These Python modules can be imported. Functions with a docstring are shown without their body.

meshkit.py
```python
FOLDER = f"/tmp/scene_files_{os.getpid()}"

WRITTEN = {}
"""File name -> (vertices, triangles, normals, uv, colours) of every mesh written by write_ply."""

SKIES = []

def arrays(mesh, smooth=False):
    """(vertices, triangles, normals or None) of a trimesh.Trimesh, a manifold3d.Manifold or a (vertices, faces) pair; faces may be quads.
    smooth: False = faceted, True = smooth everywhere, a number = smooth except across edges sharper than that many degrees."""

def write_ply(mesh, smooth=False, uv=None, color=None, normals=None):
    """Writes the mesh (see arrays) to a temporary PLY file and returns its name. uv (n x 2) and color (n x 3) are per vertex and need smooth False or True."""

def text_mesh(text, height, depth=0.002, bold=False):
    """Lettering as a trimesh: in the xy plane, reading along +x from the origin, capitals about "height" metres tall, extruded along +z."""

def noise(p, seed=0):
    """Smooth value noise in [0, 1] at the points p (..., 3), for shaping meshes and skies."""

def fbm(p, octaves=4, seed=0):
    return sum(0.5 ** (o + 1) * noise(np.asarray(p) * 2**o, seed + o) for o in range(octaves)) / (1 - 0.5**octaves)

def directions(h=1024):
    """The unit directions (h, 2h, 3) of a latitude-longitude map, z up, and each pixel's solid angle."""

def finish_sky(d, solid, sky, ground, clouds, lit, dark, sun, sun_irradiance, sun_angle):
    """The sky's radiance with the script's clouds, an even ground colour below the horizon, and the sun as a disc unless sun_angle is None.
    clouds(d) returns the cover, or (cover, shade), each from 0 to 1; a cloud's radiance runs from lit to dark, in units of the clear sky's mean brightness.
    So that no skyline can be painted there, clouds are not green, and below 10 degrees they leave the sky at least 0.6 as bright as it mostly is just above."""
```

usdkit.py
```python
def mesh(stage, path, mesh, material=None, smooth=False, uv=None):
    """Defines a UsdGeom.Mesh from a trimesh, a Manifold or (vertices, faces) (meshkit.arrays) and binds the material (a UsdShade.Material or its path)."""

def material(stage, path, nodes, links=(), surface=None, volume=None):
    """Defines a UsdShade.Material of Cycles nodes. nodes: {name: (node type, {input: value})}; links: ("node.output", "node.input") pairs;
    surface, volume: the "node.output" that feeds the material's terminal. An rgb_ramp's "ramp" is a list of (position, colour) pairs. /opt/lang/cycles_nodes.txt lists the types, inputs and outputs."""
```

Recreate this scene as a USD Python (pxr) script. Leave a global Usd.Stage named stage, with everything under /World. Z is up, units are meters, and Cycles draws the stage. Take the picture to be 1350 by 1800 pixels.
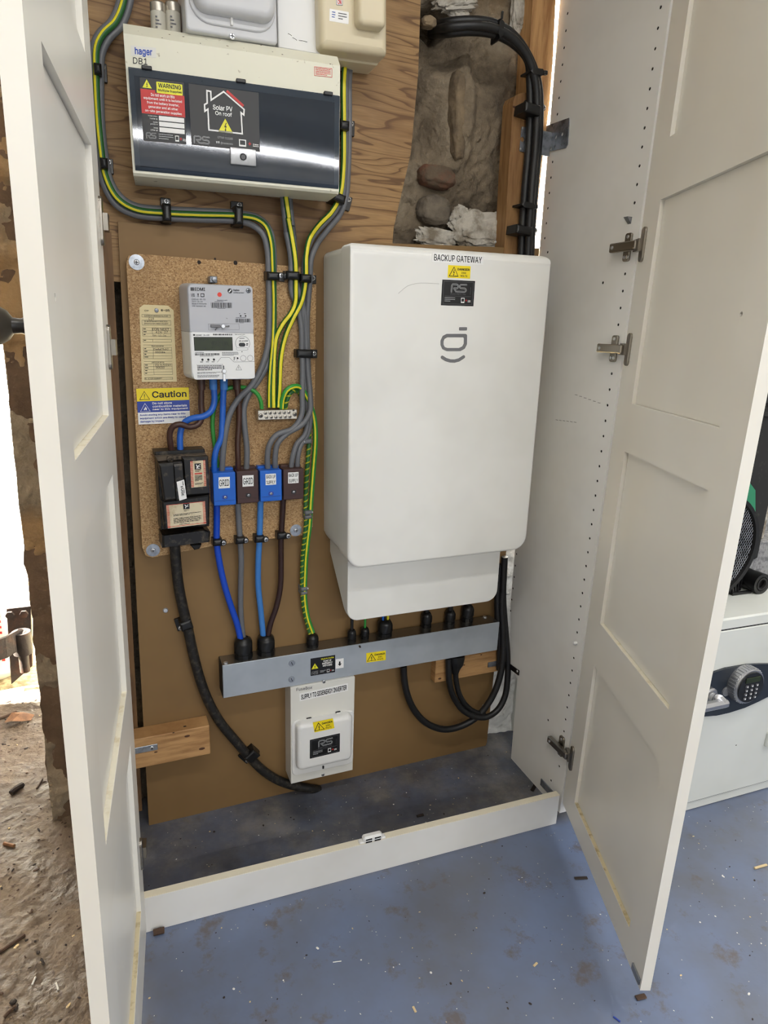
import math, random
import numpy as np, trimesh, manifold3d, usdkit, meshkit
from shapely.geometry import Polygon, LineString, Point, box as sbox
from shapely.ops import unary_union
from pxr import Usd, UsdGeom, UsdLux, UsdShade, Gf, Sdf

stage = Usd.Stage.CreateInMemory()
UsdGeom.SetStageUpAxis(stage, UsdGeom.Tokens.z)
UsdGeom.SetStageMetersPerUnit(stage, 1.0)
UsdGeom.Xform.Define(stage, '/World')
UsdGeom.Scope.Define(stage, '/World/Looks')
rng = random.Random(7)

# ------------------------------------------------------------------ camera
CAM = np.array([0.0406, -1.0777, 1.1296]); FPX = 1151.6
YAW, PITCH, ROLL = 0.3782, -0.2660, 0.0465
FWD = np.array([math.sin(YAW)*math.cos(PITCH), math.cos(YAW)*math.cos(PITCH), math.sin(PITCH)])
R0 = np.array([math.cos(YAW), -math.sin(YAW), 0.0]); U0 = np.cross(R0, FWD)
RT = math.cos(ROLL)*R0 + math.sin(ROLL)*U0; UP = -math.sin(ROLL)*R0 + math.cos(ROLL)*U0
cam = UsdGeom.Camera.Define(stage, '/World/camera')
cam.CreateHorizontalApertureAttr(36.0); cam.CreateVerticalApertureAttr(48.0)
cam.CreateFocalLengthAttr(FPX/1350*36.0); cam.CreateClippingRangeAttr(Gf.Vec2f(0.02, 200))
cam.AddTransformOp().Set(Gf.Matrix4d(*RT, 0, *UP, 0, *(-FWD), 0, *CAM, 1))
EXPOSURE = 0.3
cam.CreateExposureAttr(EXPOSURE)

# ------------------------------------------------------------------ light: sky, sun, ceiling tubes, an added fill
SUN_EL, SUN_AZ = 46.0, 281.0          # azimuth clockwise from +Y: the sun stands out to the left, just behind the rear wall's line
dome = UsdLux.DomeLight.Define(stage, '/World/sky'); dome.CreateIntensityAttr(1.0)
usdkit.material(stage, '/World/Looks/sky', {
    's': ('sky_texture', {'sky_type': 'hosek_wilkie', 'sun_direction': (math.sin(math.radians(SUN_AZ))*math.cos(math.radians(SUN_EL)), math.cos(math.radians(SUN_AZ))*math.cos(math.radians(SUN_EL)), math.sin(math.radians(SUN_EL))), 'turbidity': 4.0}),
    'w': ('mix_color', {'blend_type': 'mix', 'fac': 0.6, 'b': (1.0, 1.0, 1.0)}),
    'b': ('background_shader', {'strength': 1.6})},
    [('s.color', 'w.a'), ('w.result', 'b.color')], surface='b.background')
UsdShade.MaterialBindingAPI.Apply(dome.GetPrim()).Bind(UsdShade.Material.Get(stage, '/World/Looks/sky'))
sun = UsdLux.DistantLight.Define(stage, '/World/sun'); sun.CreateIntensityAttr(22.0); sun.CreateAngleAttr(0.8); sun.CreateNormalizeAttr(True); sun.CreateColorAttr(Gf.Vec3f(1.0, .95, .86))
sun.AddRotateZOp().Set(-SUN_AZ); sun.AddRotateXOp().Set(90.0-SUN_EL); 
sun.GetPrim().GetAttribute('xformOp:rotateX').Set(-(90.0-SUN_EL))
def rect_light(name, x, y, z, w, h, inten, col=(1.0, .985, .965), tilt=0.0):
    l = UsdLux.RectLight.Define(stage, '/World/'+name); l.CreateWidthAttr(w); l.CreateHeightAttr(h); l.CreateIntensityAttr(inten); l.CreateColorAttr(Gf.Vec3f(*col))
    l.AddTranslateOp().Set(Gf.Vec3d(x, y, z)); l.AddRotateXOp().Set(tilt)
TUBE = 15.0
rect_light('ceiling_tube', 0.70, -1.05, 2.42, 2.9, .10, TUBE*1.65)
rect_light('ceiling_tube_001', 0.60, -4.0, 2.29, 2.9, .06, TUBE*5.4, tilt=30)
rect_light('ceiling_tube_002', 2.35, -1.25, 2.42, .10, 1.8, TUBE*2.2)  # added fill with no known lamp there, brightens the left door

# ------------------------------------------------------------------ pixel rays onto known planes (surveyed from the photograph)
PS, YW = 0.0394, 0.2943
EX = np.array([math.cos(PS), math.sin(PS), 0.0]); NW = np.array([math.sin(PS), -math.cos(PS), 0.0]); ZZ = np.array([0, 0, 1.0])
WO = np.array([0, YW, 0.0])
def ray(x, y): return FWD + (x-675)/FPX*RT - (y-900)/FPX*UP
def onplane(x, y, o, n):
    d = ray(x, y); return CAM + d*(np.dot(np.asarray(o, float)-CAM, n)/np.dot(d, n))
def PW(x, y, w=0.0): return onplane(x, y, WO+w*NW, NW)                     # on the rear boards' plane, w in front of it
def wuz(x, y, w=0.0): P = PW(x, y, w); return float((P-WO) @ EX), float(P[2])
def PZ(x, y, z=0.0): return onplane(x, y, (0, 0, z), ZZ)
def PX(x, y, X): return onplane(x, y, (X, 0, 0), np.array([1.0, 0, 0]))
def PY(x, y, Y): return onplane(x, y, (0, Y, 0), np.array([0, 1.0, 0]))
def W3(u, z, w=0.0): return WO + EX*u + NW*w + ZZ*z

# ------------------------------------------------------------------ materials
def lin(c):
    c = np.asarray(c, float)/255.0
    return tuple(np.where(c <= .04045, c/12.92, ((c+.055)/1.055)**2.4).tolist())
MATS = {}
def mat(name, c, rough=.5, metal=0.0, spec=.5, coat=0.0, mix=None, bump=None, trans=0.0, mix2=None, emit=None):
    """c: sRGB 0-255. mix=(second colour, scale, detail, lo, hi[, xyz scale]) noise; bump=(scale, strength, distance[, xyz scale])."""
    n = {'p': ('principled_bsdf', {'base_color': lin(c), 'roughness': rough, 'metallic': metal, 'specular_ior_level': spec, 'coat_weight': coat, 'transmission_weight': trans})}
    l = []
    if mix or bump or mix2: n['g'] = ('geometry', {})
    prev = None
    for k, m in enumerate([m for m in (mix, mix2) if m]):
        n[f'm{k}'] = ('mapping', {'scale': m[5] if len(m) > 5 else (1, 1, 1), 'location': (k*3.1, k*1.7, 0)})
        n[f'n{k}'] = ('noise_texture', {'scale': m[1], 'detail': m[2], 'roughness': .6})
        n[f'r{k}'] = ('map_range', {'from_min': m[3], 'from_max': m[4], 'clamp': True})
        n[f'c{k}'] = ('mix_color', {'blend_type': 'mix', 'a': lin(c), 'b': lin(m[0])})
        l += [('g.position', f'm{k}.vector'), (f'm{k}.vector', f'n{k}.vector'), (f'n{k}.fac', f'r{k}.value'), (f'r{k}.result', f'c{k}.fac')]
        if prev: l.append((prev, f'c{k}.a'))
        prev = f'c{k}.result'
    if prev: l.append((prev, 'p.base_color'))
    if bump:
        n['mb'] = ('mapping', {'scale': bump[3] if len(bump) > 3 else (1, 1, 1)})
        n['nb'] = ('noise_texture', {'scale': bump[0], 'detail': 3.0})
        n['b'] = ('bump', {'strength': bump[1], 'distance': bump[2]})
        l += [('g.position', 'mb.vector'), ('mb.vector', 'nb.vector'), ('nb.fac', 'b.height'), ('b.normal', 'p.normal')]
    MATS[name] = usdkit.material(stage, '/World/Looks/'+name, n, l, surface='p.BSDF')
    return MATS[name]
mat('door_lacquer', (234, 231, 222), .32, mix=((226, 221, 209), 3, 2, .4, .8))
mat('panel_white', (226, 225, 221), .45, mix=((214, 212, 206), 4, 4, .45, .8))
mat('raw_edge', (232, 226, 206), .7, mix=((212, 200, 168), 60, 3, .5, .75))
mat('cream_edge', (226, 219, 198), .6)
mat('dirty_edge', (210, 198, 164), .75, mix=((150, 130, 88), 45, 4, .5, .72))
mat('gateway_white', (231, 231, 227), .42, mix=((222, 222, 217), 5, 3, .45, .75), bump=(900, .03, .0005))
mat('cream_plastic', (226, 224, 205), .38, mix=((150, 140, 112), 70, 5, .66, .74), bump=(500, .04, .0005))
mat('beige_plastic', (214, 202, 172), .3)
mat('lightgrey_plastic', (205, 206, 208), .35)
mat('meter_grey', (186, 188, 194), .4)
mat('meter_white', (232, 233, 232), .38)
mat('meter_side', (176, 170, 162), .4)
mat('white_plastic', (230, 230, 228), .35)
mat('offwhite_metal', (222, 221, 214), .3)
mat('black_plastic', (16, 16, 17), .35)
mat('black_matt', (20, 20, 20), .65, mix=((60, 57, 52), 60, 5, .6, .75))
mat('black_dusty', (15, 14, 13), .38, mix=((92, 82, 68), 60, 8, .54, .74))
mat('dust_top', (96, 84, 70), .8, mix=((30, 27, 24), 70, 4, .5, .65))
mat('cable_black', (22, 22, 23), .42)
mat('cable_dirty', (23, 21, 19), .55, mix=((78, 70, 58), 85, 7, .5, .78))
mat('cable_grey', (104, 106, 110), .42)
mat('cable_brown', (66, 40, 30), .4)
mat('cable_darkbrown', (48, 27, 24), .4)
mat('cable_blue', (34, 96, 190), .4)
mat('cable_deepblue', (18, 72, 190), .4)
mat('cable_lightblue', (62, 124, 196), .4)
mat('earth_green', (52, 146, 60), .4)
mat('earth_darkgreen', (40, 98, 44), .45)
mat('earth_yellow', (228, 214, 40), .4)
mat('block_blue', (20, 96, 196), .35)
mat('block_brown', (66, 42, 38), .4)
mat('steel', (176, 178, 182), .35, metal=.9)
mat('galv', (180, 188, 196), .45, metal=.4, mix=((170, 178, 186), 14, 4, .4, .7))
mat('trunk_top', (150, 146, 140), .22, metal=.9)
mat('dark_steel', (150, 154, 160), .3, metal=.6, mix=((96, 100, 106), 40, 4, .45, .65))
mat('nickel', (156, 150, 140), .25, metal=1.0)
mat('zinc', (176, 182, 190), .38, metal=.8, mix=((150, 156, 164), 120, 4, .4, .7))
mat('screw', (214, 216, 218), .25, metal=.8)
mat('screw_slot', (40, 40, 42), .5)
mat('terminal_metal', (196, 190, 178), .3, metal=.9)
mat('paper_tag', (226, 210, 164), .7)
mat('label_white', (240, 240, 238), .5)
mat('label_black', (18, 19, 22), .4)
mat('label_dull', (28, 29, 34), .3)
mat('label_yellow', (240, 216, 24), .45)
mat('label_lime', (232, 228, 44), .45)
mat('label_red', (196, 44, 42), .45)
mat('label_blue', (42, 68, 158), .45)
mat('label_cream', (214, 202, 172), .6, mix=((180, 164, 130), 60, 4, .5, .7))
mat('label_redprint', (196, 60, 52), .6)
mat('ink', (14, 14, 16), .5)
mat('ink_blue', (26, 72, 172), .5)
mat('ink_grey', (92, 92, 96), .5)
mat('ink_pen', (52, 48, 46), .6)
mat('silver_print', (176, 178, 180), .35)
mat('logo_grey', (112, 113, 115), .5)
mat('lcd_green', (36, 48, 14), .4, mix=((30, 42, 12), 30, 2, .4, .6))
mat('lcd_ink', (20, 30, 14), .4)
mat('red_dot', (222, 62, 44), .45)
mat('lead_seal', (112, 112, 114), .45, metal=.5)
mat('timber', (190, 148, 98), .6, mix=((152, 110, 66), 9, 5, .42, .66, (1, 1, 9)), bump=(60, .15, .002, (1, 1, 6)))
mat('timber_up', (188, 146, 96), .6, mix=((150, 106, 62), 9, 5, .42, .66, (9, 9, 1)), bump=(60, .15, .002, (6, 6, 1)))
mat('timber_old', (118, 86, 52), .65, mix=((88, 62, 36), 9, 5, .4, .66, (9, 9, 1)))
mat('timber_mid', (148, 112, 70), .6, mix=((122, 86, 50), 9, 5, .42, .66, (9, 9, 1)), bump=(60, .15, .002, (6, 6, 1)))
mat('knot', (84, 52, 30), .6)
mat('mdf', (133, 104, 64), .62, mix=((122, 94, 57), 2.5, 4, .4, .7), bump=(300, .05, .0008))
mat('mdf_edge', (142, 102, 60), .8)
mat('green_paint', (40, 132, 94), .4)
mat('safe_grey', (212, 214, 208), .4, mix=((204, 206, 199), 4, 3, .4, .7))
mat('safe_navy', (34, 40, 48), .3)
mat('satin_silver', (178, 178, 180), .32, metal=.9)
mat('brick_red', (112, 76, 58), .9, mix=((96, 82, 66), 22, 5, .42, .6), bump=(50, .7, .01))
mat('stone_tan', (142, 124, 98), .9, mix=((104, 90, 72), 14, 6, .4, .65), bump=(45, .7, .012))
mat('stone_grey', (118, 108, 94), .9, mix=((84, 76, 66), 18, 6, .4, .65), bump=(45, .8, .012))
mat('plaster_white', (190, 185, 174), .9, mix=((128, 118, 102), 22, 6, .44, .62), bump=(60, .7, .008))
mat('whitewash', (222, 222, 218), .9, mix=((180, 178, 170), 30, 6, .56, .7), bump=(50, .8, .008))
mat('wall_paint', (214, 213, 208), .8, mix=((200, 198, 192), 3, 3, .4, .7))
mat('block_grey', (150, 150, 150), .95, mix=((112, 112, 114), 55, 5, .45, .62), bump=(70, .8, .006))
mat('pier_brown', (98, 78, 58), .9, mix=((78, 60, 44), 14, 6, .4, .66), mix2=((118, 104, 88), 40, 6, .62, .78), bump=(45, .6, .01))
mat('rust', (46, 38, 34), .7, mix=((80, 52, 36), 16, 6, .5, .68), bump=(60, .4, .004))
mat('leaf_brown', (132, 92, 60), .7, mix=((96, 64, 40), 30, 4, .45, .65))
mat('stick', (74, 54, 40), .8)
mat('chip_wood', (206, 184, 142), .8)
mat('chip_white', (226, 224, 218), .8)
mat('chip_dark', (44, 34, 28), .8)
mat('bag_white', (236, 232, 228), .5)
mat('rubble_pale', (214, 200, 160), .9, mix=((150, 132, 96), 40, 5, .45, .62), bump=(60, .8, .01))
mat('fuse_body', (196, 192, 178), .4)
mat('smudge', (186, 185, 180), .6)
mat('scuff_dark', (140, 139, 136), .6)
mat('hole_dark', (30, 26, 22), .9)

# plywood: cathedral grain from distorted bands
usdkit.material(stage, '/World/Looks/plywood', {
    'g': ('geometry', {}), 'm': ('mapping', {'scale': (.9, .9, 7.5)}),
    'n': ('noise_texture', {'scale': 1.5, 'detail': 3.0, 'roughness': .5, 'distortion': .4}),
    'k': ('math', {'math_type': 'multiply', 'value2': 17.0}), 'f': ('math', {'math_type': 'fraction'}),
    'r': ('rgb_ramp', {'ramp': [(0, lin((156, 122, 78))), (.45, lin((164, 130, 86))), (.78, lin((146, 112, 70))), (.9, lin((108, 78, 46))), (.97, lin((116, 84, 50))), (1, lin((156, 122, 78)))]}),
    'm2': ('mapping', {'scale': (6, 6, 90)}), 'n2': ('noise_texture', {'scale': 4.0, 'detail': 3.0}),
    'r2': ('map_range', {'from_min': .35, 'from_max': .75, 'to_min': .82, 'to_max': 1.08}),
    'x': ('mix_color', {'blend_type': 'multiply', 'fac': 1.0}), 'cc': ('combine_color', {}),
    'n3': ('noise_texture', {'scale': 5.0, 'detail': 3.0}), 'r3': ('map_range', {'from_min': .45, 'from_max': .72, 'to_min': 0, 'to_max': .5}),
    'y': ('mix_color', {'blend_type': 'mix', 'b': lin((112, 80, 56))}),
    'b': ('bump', {'strength': .15, 'distance': .002}), 'p': ('principled_bsdf', {'roughness': .62})},
    [('g.position', 'm.vector'), ('m.vector', 'n.vector'), ('n.fac', 'k.value1'), ('k.value', 'f.value1'), ('f.value', 'r.fac'),
     ('g.position', 'm2.vector'), ('m2.vector', 'n2.vector'), ('n2.fac', 'r2.value'), ('r2.result', 'cc.r'), ('r2.result', 'cc.g'), ('r2.result', 'cc.b'),
     ('r.color', 'x.a'), ('cc.color', 'x.b'), ('g.position', 'n3.vector'), ('n3.fac', 'r3.value'), ('r3.result', 'y.fac'), ('x.result', 'y.a'), ('y.result', 'p.base_color'),
     ('f.value', 'b.height'), ('b.normal', 'p.normal')], surface='p.BSDF')
# chipboard: flakes
usdkit.material(stage, '/World/Looks/chipboard', {
    'g': ('geometry', {}), 'm': ('mapping', {'scale': (1, 1, 1.3)}), 'v': ('voronoi_texture', {'scale': 420.0}), 's': ('separate_color', {}),
    'r': ('rgb_ramp', {'ramp': [(0, lin((142, 106, 66))), (.25, lin((168, 132, 88))), (.6, lin((182, 146, 100))), (.9, lin((200, 168, 122))), (1, lin((124, 90, 54)))]}),
    'n': ('noise_texture', {'scale': 7.0, 'detail': 4.0}), 'q': ('map_range', {'from_min': .45, 'from_max': .75, 'to_min': 0, 'to_max': .35}),
    'y': ('mix_color', {'blend_type': 'mix', 'b': lin((110, 80, 48))}), 'b': ('bump', {'strength': .3, 'distance': .001}), 'p': ('principled_bsdf', {'roughness': .7})},
    [('g.position', 'm.vector'), ('m.vector', 'v.vector'), ('v.color', 's.color'), ('s.r', 'r.fac'), ('g.position', 'n.vector'), ('n.fac', 'q.value'), ('q.result', 'y.fac'),
     ('r.color', 'y.a'), ('y.result', 'p.base_color'), ('s.g', 'b.height'), ('b.normal', 'p.normal')], surface='p.BSDF')
# blue painted concrete: worn, dusty, speckled; settled dust plus painted-in shade behind the plinth (Y > 0)
usdkit.material(stage, '/World/Looks/blue_floor', {
    'g': ('geometry', {}), 'sx': ('separate_xyz', {}),
    'n1': ('noise_texture', {'scale': 2.4, 'detail': 6.0, 'roughness': .62}), 'r1': ('map_range', {'from_min': .40, 'from_max': .68, 'to_min': 0, 'to_max': .85, 'clamp': True}),
    'a': ('mix_color', {'blend_type': 'mix', 'a': lin((106, 121, 152)), 'b': lin((96, 99, 107))}),
    'n2': ('noise_texture', {'scale': 11.0, 'detail': 7.0, 'roughness': .7}), 'r2': ('map_range', {'from_min': .56, 'from_max': .66, 'to_min': 0, 'to_max': .7, 'clamp': True}),
    'c': ('mix_color', {'blend_type': 'mix', 'b': lin((96, 84, 70))}),
    'v': ('voronoi_texture', {'scale': 46.0}), 'r3': ('map_range', {'from_min': .035, 'from_max': .07, 'to_min': .8, 'to_max': 0, 'clamp': True}),
    'd': ('mix_color', {'blend_type': 'mix', 'b': lin((196, 192, 180))}),
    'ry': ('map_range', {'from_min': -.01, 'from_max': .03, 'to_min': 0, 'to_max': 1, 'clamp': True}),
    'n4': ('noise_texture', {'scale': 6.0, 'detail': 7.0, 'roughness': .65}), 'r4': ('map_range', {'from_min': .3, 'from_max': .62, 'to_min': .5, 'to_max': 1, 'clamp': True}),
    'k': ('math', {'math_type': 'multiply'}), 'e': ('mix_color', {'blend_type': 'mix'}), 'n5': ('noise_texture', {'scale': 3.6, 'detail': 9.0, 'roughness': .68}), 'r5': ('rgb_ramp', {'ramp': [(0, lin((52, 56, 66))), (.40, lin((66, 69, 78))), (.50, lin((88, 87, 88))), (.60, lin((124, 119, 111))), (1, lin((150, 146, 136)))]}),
    'rr': ('map_range', {'from_min': .4, 'from_max': .7, 'to_min': .38, 'to_max': .62}),
    'b': ('bump', {'strength': .3, 'distance': .003}), 'p': ('principled_bsdf', {})},
    [('g.position', 'n1.vector'), ('n1.fac', 'r1.value'), ('r1.result', 'a.fac'), ('g.position', 'n2.vector'), ('n2.fac', 'r2.value'), ('r2.result', 'c.fac'), ('a.result', 'c.a'),
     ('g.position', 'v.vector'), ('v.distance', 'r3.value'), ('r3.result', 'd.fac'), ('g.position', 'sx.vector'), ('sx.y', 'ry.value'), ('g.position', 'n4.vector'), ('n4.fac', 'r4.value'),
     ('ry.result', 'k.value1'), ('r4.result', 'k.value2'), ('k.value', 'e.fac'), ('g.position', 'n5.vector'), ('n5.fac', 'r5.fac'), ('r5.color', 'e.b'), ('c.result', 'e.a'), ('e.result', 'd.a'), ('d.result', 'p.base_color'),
     ('n2.fac', 'rr.value'), ('rr.result', 'p.roughness'), ('n2.fac', 'b.height'), ('b.normal', 'p.normal')], surface='p.BSDF')
# trodden mud on the apron by the side doorway
usdkit.material(stage, '/World/Looks/mud', {
    'g': ('geometry', {}), 'n': ('noise_texture', {'scale': 9.0, 'detail': 8.0, 'roughness': .65}),
    'r': ('rgb_ramp', {'ramp': [(0, lin((54, 43, 34))), (.42, lin((86, 72, 58))), (.56, lin((106, 91, 76))), (.75, lin((124, 111, 97))), (1, lin((148, 136, 120)))]}),
    'n2': ('noise_texture', {'scale': 70.0, 'detail': 4.0}), 'q': ('map_range', {'from_min': .62, 'from_max': .7, 'to_min': 0, 'to_max': .8, 'clamp': True}),
    'y': ('mix_color', {'blend_type': 'mix', 'b': lin((64, 48, 38))}),
    'b': ('bump', {'strength': .7, 'distance': .008}), 'rr': ('map_range', {'from_min': .35, 'from_max': .6, 'to_min': .3, 'to_max': .8}), 'p': ('principled_bsdf', {})},
    [('g.position', 'n.vector'), ('n.fac', 'r.fac'), ('g.position', 'n2.vector'), ('n2.fac', 'q.value'), ('q.result', 'y.fac'), ('r.color', 'y.a'), ('y.result', 'p.base_color'),
     ('n2.fac', 'b.height'), ('b.normal', 'p.normal'), ('n.fac', 'rr.value'), ('rr.result', 'p.roughness')], surface='p.BSDF')
# old rubble wall: lime mortar, soot and damp
usdkit.material(stage, '/World/Looks/rubble', {
    'g': ('geometry', {}), 'n': ('noise_texture', {'scale': 7.0, 'detail': 8.0, 'roughness': .65}),
    'r': ('rgb_ramp', {'ramp': [(0, lin((62, 54, 45))), (.4, lin((104, 92, 76))), (.55, lin((132, 118, 98))), (.72, lin((150, 138, 118))), (1, lin((176, 166, 148)))]}),
    'n2': ('noise_texture', {'scale': 3.0, 'detail': 5.0}), 'q': ('map_range', {'from_min': .56, 'from_max': .66, 'to_min': 0, 'to_max': .7, 'clamp': True}),
    'y': ('mix_color', {'blend_type': 'mix', 'b': lin((150, 118, 76))}),
    'n3': ('noise_texture', {'scale': 60.0, 'detail': 4.0}), 'b': ('bump', {'strength': .8, 'distance': .01}), 'p': ('principled_bsdf', {'roughness': .95})},
    [('g.position', 'n.vector'), ('n.fac', 'r.fac'), ('g.position', 'n2.vector'), ('n2.fac', 'q.value'), ('q.result', 'y.fac'), ('r.color', 'y.a'), ('y.result', 'p.base_color'),
     ('g.position', 'n3.vector'), ('n3.fac', 'b.height'), ('b.normal', 'p.normal')], surface='p.BSDF')
# smoked see-through lid
usdkit.material(stage, '/World/Looks/smoked_lid', {
    't': ('transparent_bsdf', {'color': lin((118, 128, 142))}), 'gl': ('glossy_bsdf', {'color': (.9, .92, .95), 'roughness': .05}), 'd': ('diffuse_bsdf', {'color': lin((82, 93, 108))}),
    'm0': ('mix_closure', {'fac': .24}), 'f': ('fresnel', {'IOR': 1.5}), 'm': ('mix_closure', {})},
    [('t.BSDF', 'm0.closure1'), ('d.BSDF', 'm0.closure2'), ('f.fac', 'm.fac'), ('m0.closure', 'm.closure1'), ('gl.BSDF', 'm.closure2')], surface='m.closure')
usdkit.material(stage, '/World/Looks/clear_latch', {
    't': ('transparent_bsdf', {'color': (.72, .74, .76)}), 'gl': ('glossy_bsdf', {'color': (.95, .95, .95), 'roughness': .1}), 'd': ('diffuse_bsdf', {'color': lin((170, 174, 178))}),
    'm0': ('mix_closure', {'fac': .25}), 'f': ('fresnel', {'IOR': 1.5}), 'm': ('mix_closure', {})},
    [('t.BSDF', 'm0.closure1'), ('d.BSDF', 'm0.closure2'), ('f.fac', 'm.fac'), ('m0.closure', 'm.closure1'), ('gl.BSDF', 'm.closure2')], surface='m.closure')
def mt(n): return '/World/Looks/'+n

# ------------------------------------------------------------------ mesh helpers
def bx(x0, x1, y0, y1, z0, z1):
    m = trimesh.creation.box([abs(x1-x0), abs(y1-y0), abs(z1-z0)]); m.apply_translation([(x0+x1)/2, (y0+y1)/2, (z0+z1)/2]); return m
def cbox(x0, x1, y0, y1, z0, z1, c=.002):
    x0, x1 = sorted((x0, x1)); y0, y1 = sorted((y0, y1)); z0, z1 = sorted((z0, z1)); c = min(c, .49*min(x1-x0, y1-y0, z1-z0)); p = []
    for sx in (0, 1):
        for sy in (0, 1):
            for sz in (0, 1):
                v = np.array([(x0, x1)[sx], (y0, y1)[sy], (z0, z1)[sz]]); d = np.array([1-2*sx, 1-2*sy, 1-2*sz])*c
                for k in range(3):
                    e = d.copy(); e[k] = 0; p.append(v+e)
    return trimesh.convex.convex_hull(np.array(p))
def hull(p): return trimesh.convex.convex_hull(np.array(p))
def cat(*ms): return trimesh.util.concatenate([m for m in ms if m is not None])
def loft(rings):
    n = len(rings[0]); v = np.vstack(rings); f = []
    for k in range(len(rings)-1):
        for i in range(n):
            a, b = k*n+i, k*n+(i+1) % n; f += [[a, b, b+n], [a, b+n, a+n]]
    f += [[0, i+1, i] for i in range(1, n-1)]; o = (len(rings)-1)*n; f += [[o, o+i, o+i+1] for i in range(1, n-1)]
    m = trimesh.Trimesh(v, f, process=False)
    if m.volume < 0: m.invert()
    return m
def outline(x0, x1, z0, z1, r, n=6):
    """rounded rectangle, counter-clockwise in (x, z); r = one radius or (bl, br, tr, tl)."""
    r = [r]*4 if np.ndim(r) == 0 else list(r); p = []
    for (cx, cz, a0), q in zip(((x0, z0, 180), (x1, z0, 270), (x1, z1, 0), (x0, z1, 90)), r):
        q = max(q, 1e-5); ox = cx+q if cx == x0 else cx-q; oz = cz+q if cz == z0 else cz-q
        for k in range(n+1):
            a = math.radians(a0+90*k/n); p.append((ox+q*math.cos(a), oz+q*math.sin(a)))
    return np.array(p)
def plate(x0, x1, z0, z1, yb, yf, r=.003, b=.002, n=6, steps=3, back=0.0):
    """a slab with its front (yf) towards the viewer, rounded outline r and a rounded front edge b."""
    rr = r if np.ndim(r) else [r]*4; rings = []
    def ring(ins, y):
        o = outline(x0+ins, x1-ins, z0+ins, z1-ins, [max(q-ins, 1e-5) for q in rr], n); return np.c_[o[:, 0], np.full(len(o), y), o[:, 1]]
    if back: rings.append(ring(back, yb)); rings.append(ring(0, yb-back))
    else: rings.append(ring(0, yb))
    for k in range(steps+1):
        a = math.pi/2*k/steps; rings.append(ring(b*(1-math.cos(a)), yf+b*(1-math.sin(a))))
    return loft(rings)
def ext(poly, t, y=0.0):
    """extrudes a shapely polygon drawn in (x, z); its front face at local y, t thick behind it."""
    m = trimesh.util.concatenate([trimesh.creation.extrude_polygon(g, t, engine='earcut') for g in getattr(poly, 'geoms', [poly]) if not g.is_empty])
    v = np.array(m.vertices); m.vertices = np.c_[v[:, 0], y+t-v[:, 2], v[:, 1]]; return m
def lathe(prof, n=24, axis='z', at=(0, 0, 0)):
    m = trimesh.creation.revolve(np.array(prof, float), sections=n)
    if axis == '-y': m.apply_transform(trimesh.transformations.rotation_matrix(math.pi/2, [1, 0, 0]))
    elif axis == 'x': m.apply_transform(trimesh.transformations.rotation_matrix(math.pi/2, [0, 1, 0]))
    elif axis == '-x': m.apply_transform(trimesh.transformations.rotation_matrix(-math.pi/2, [0, 1, 0]))
    m.apply_translation(at); return m
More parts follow.
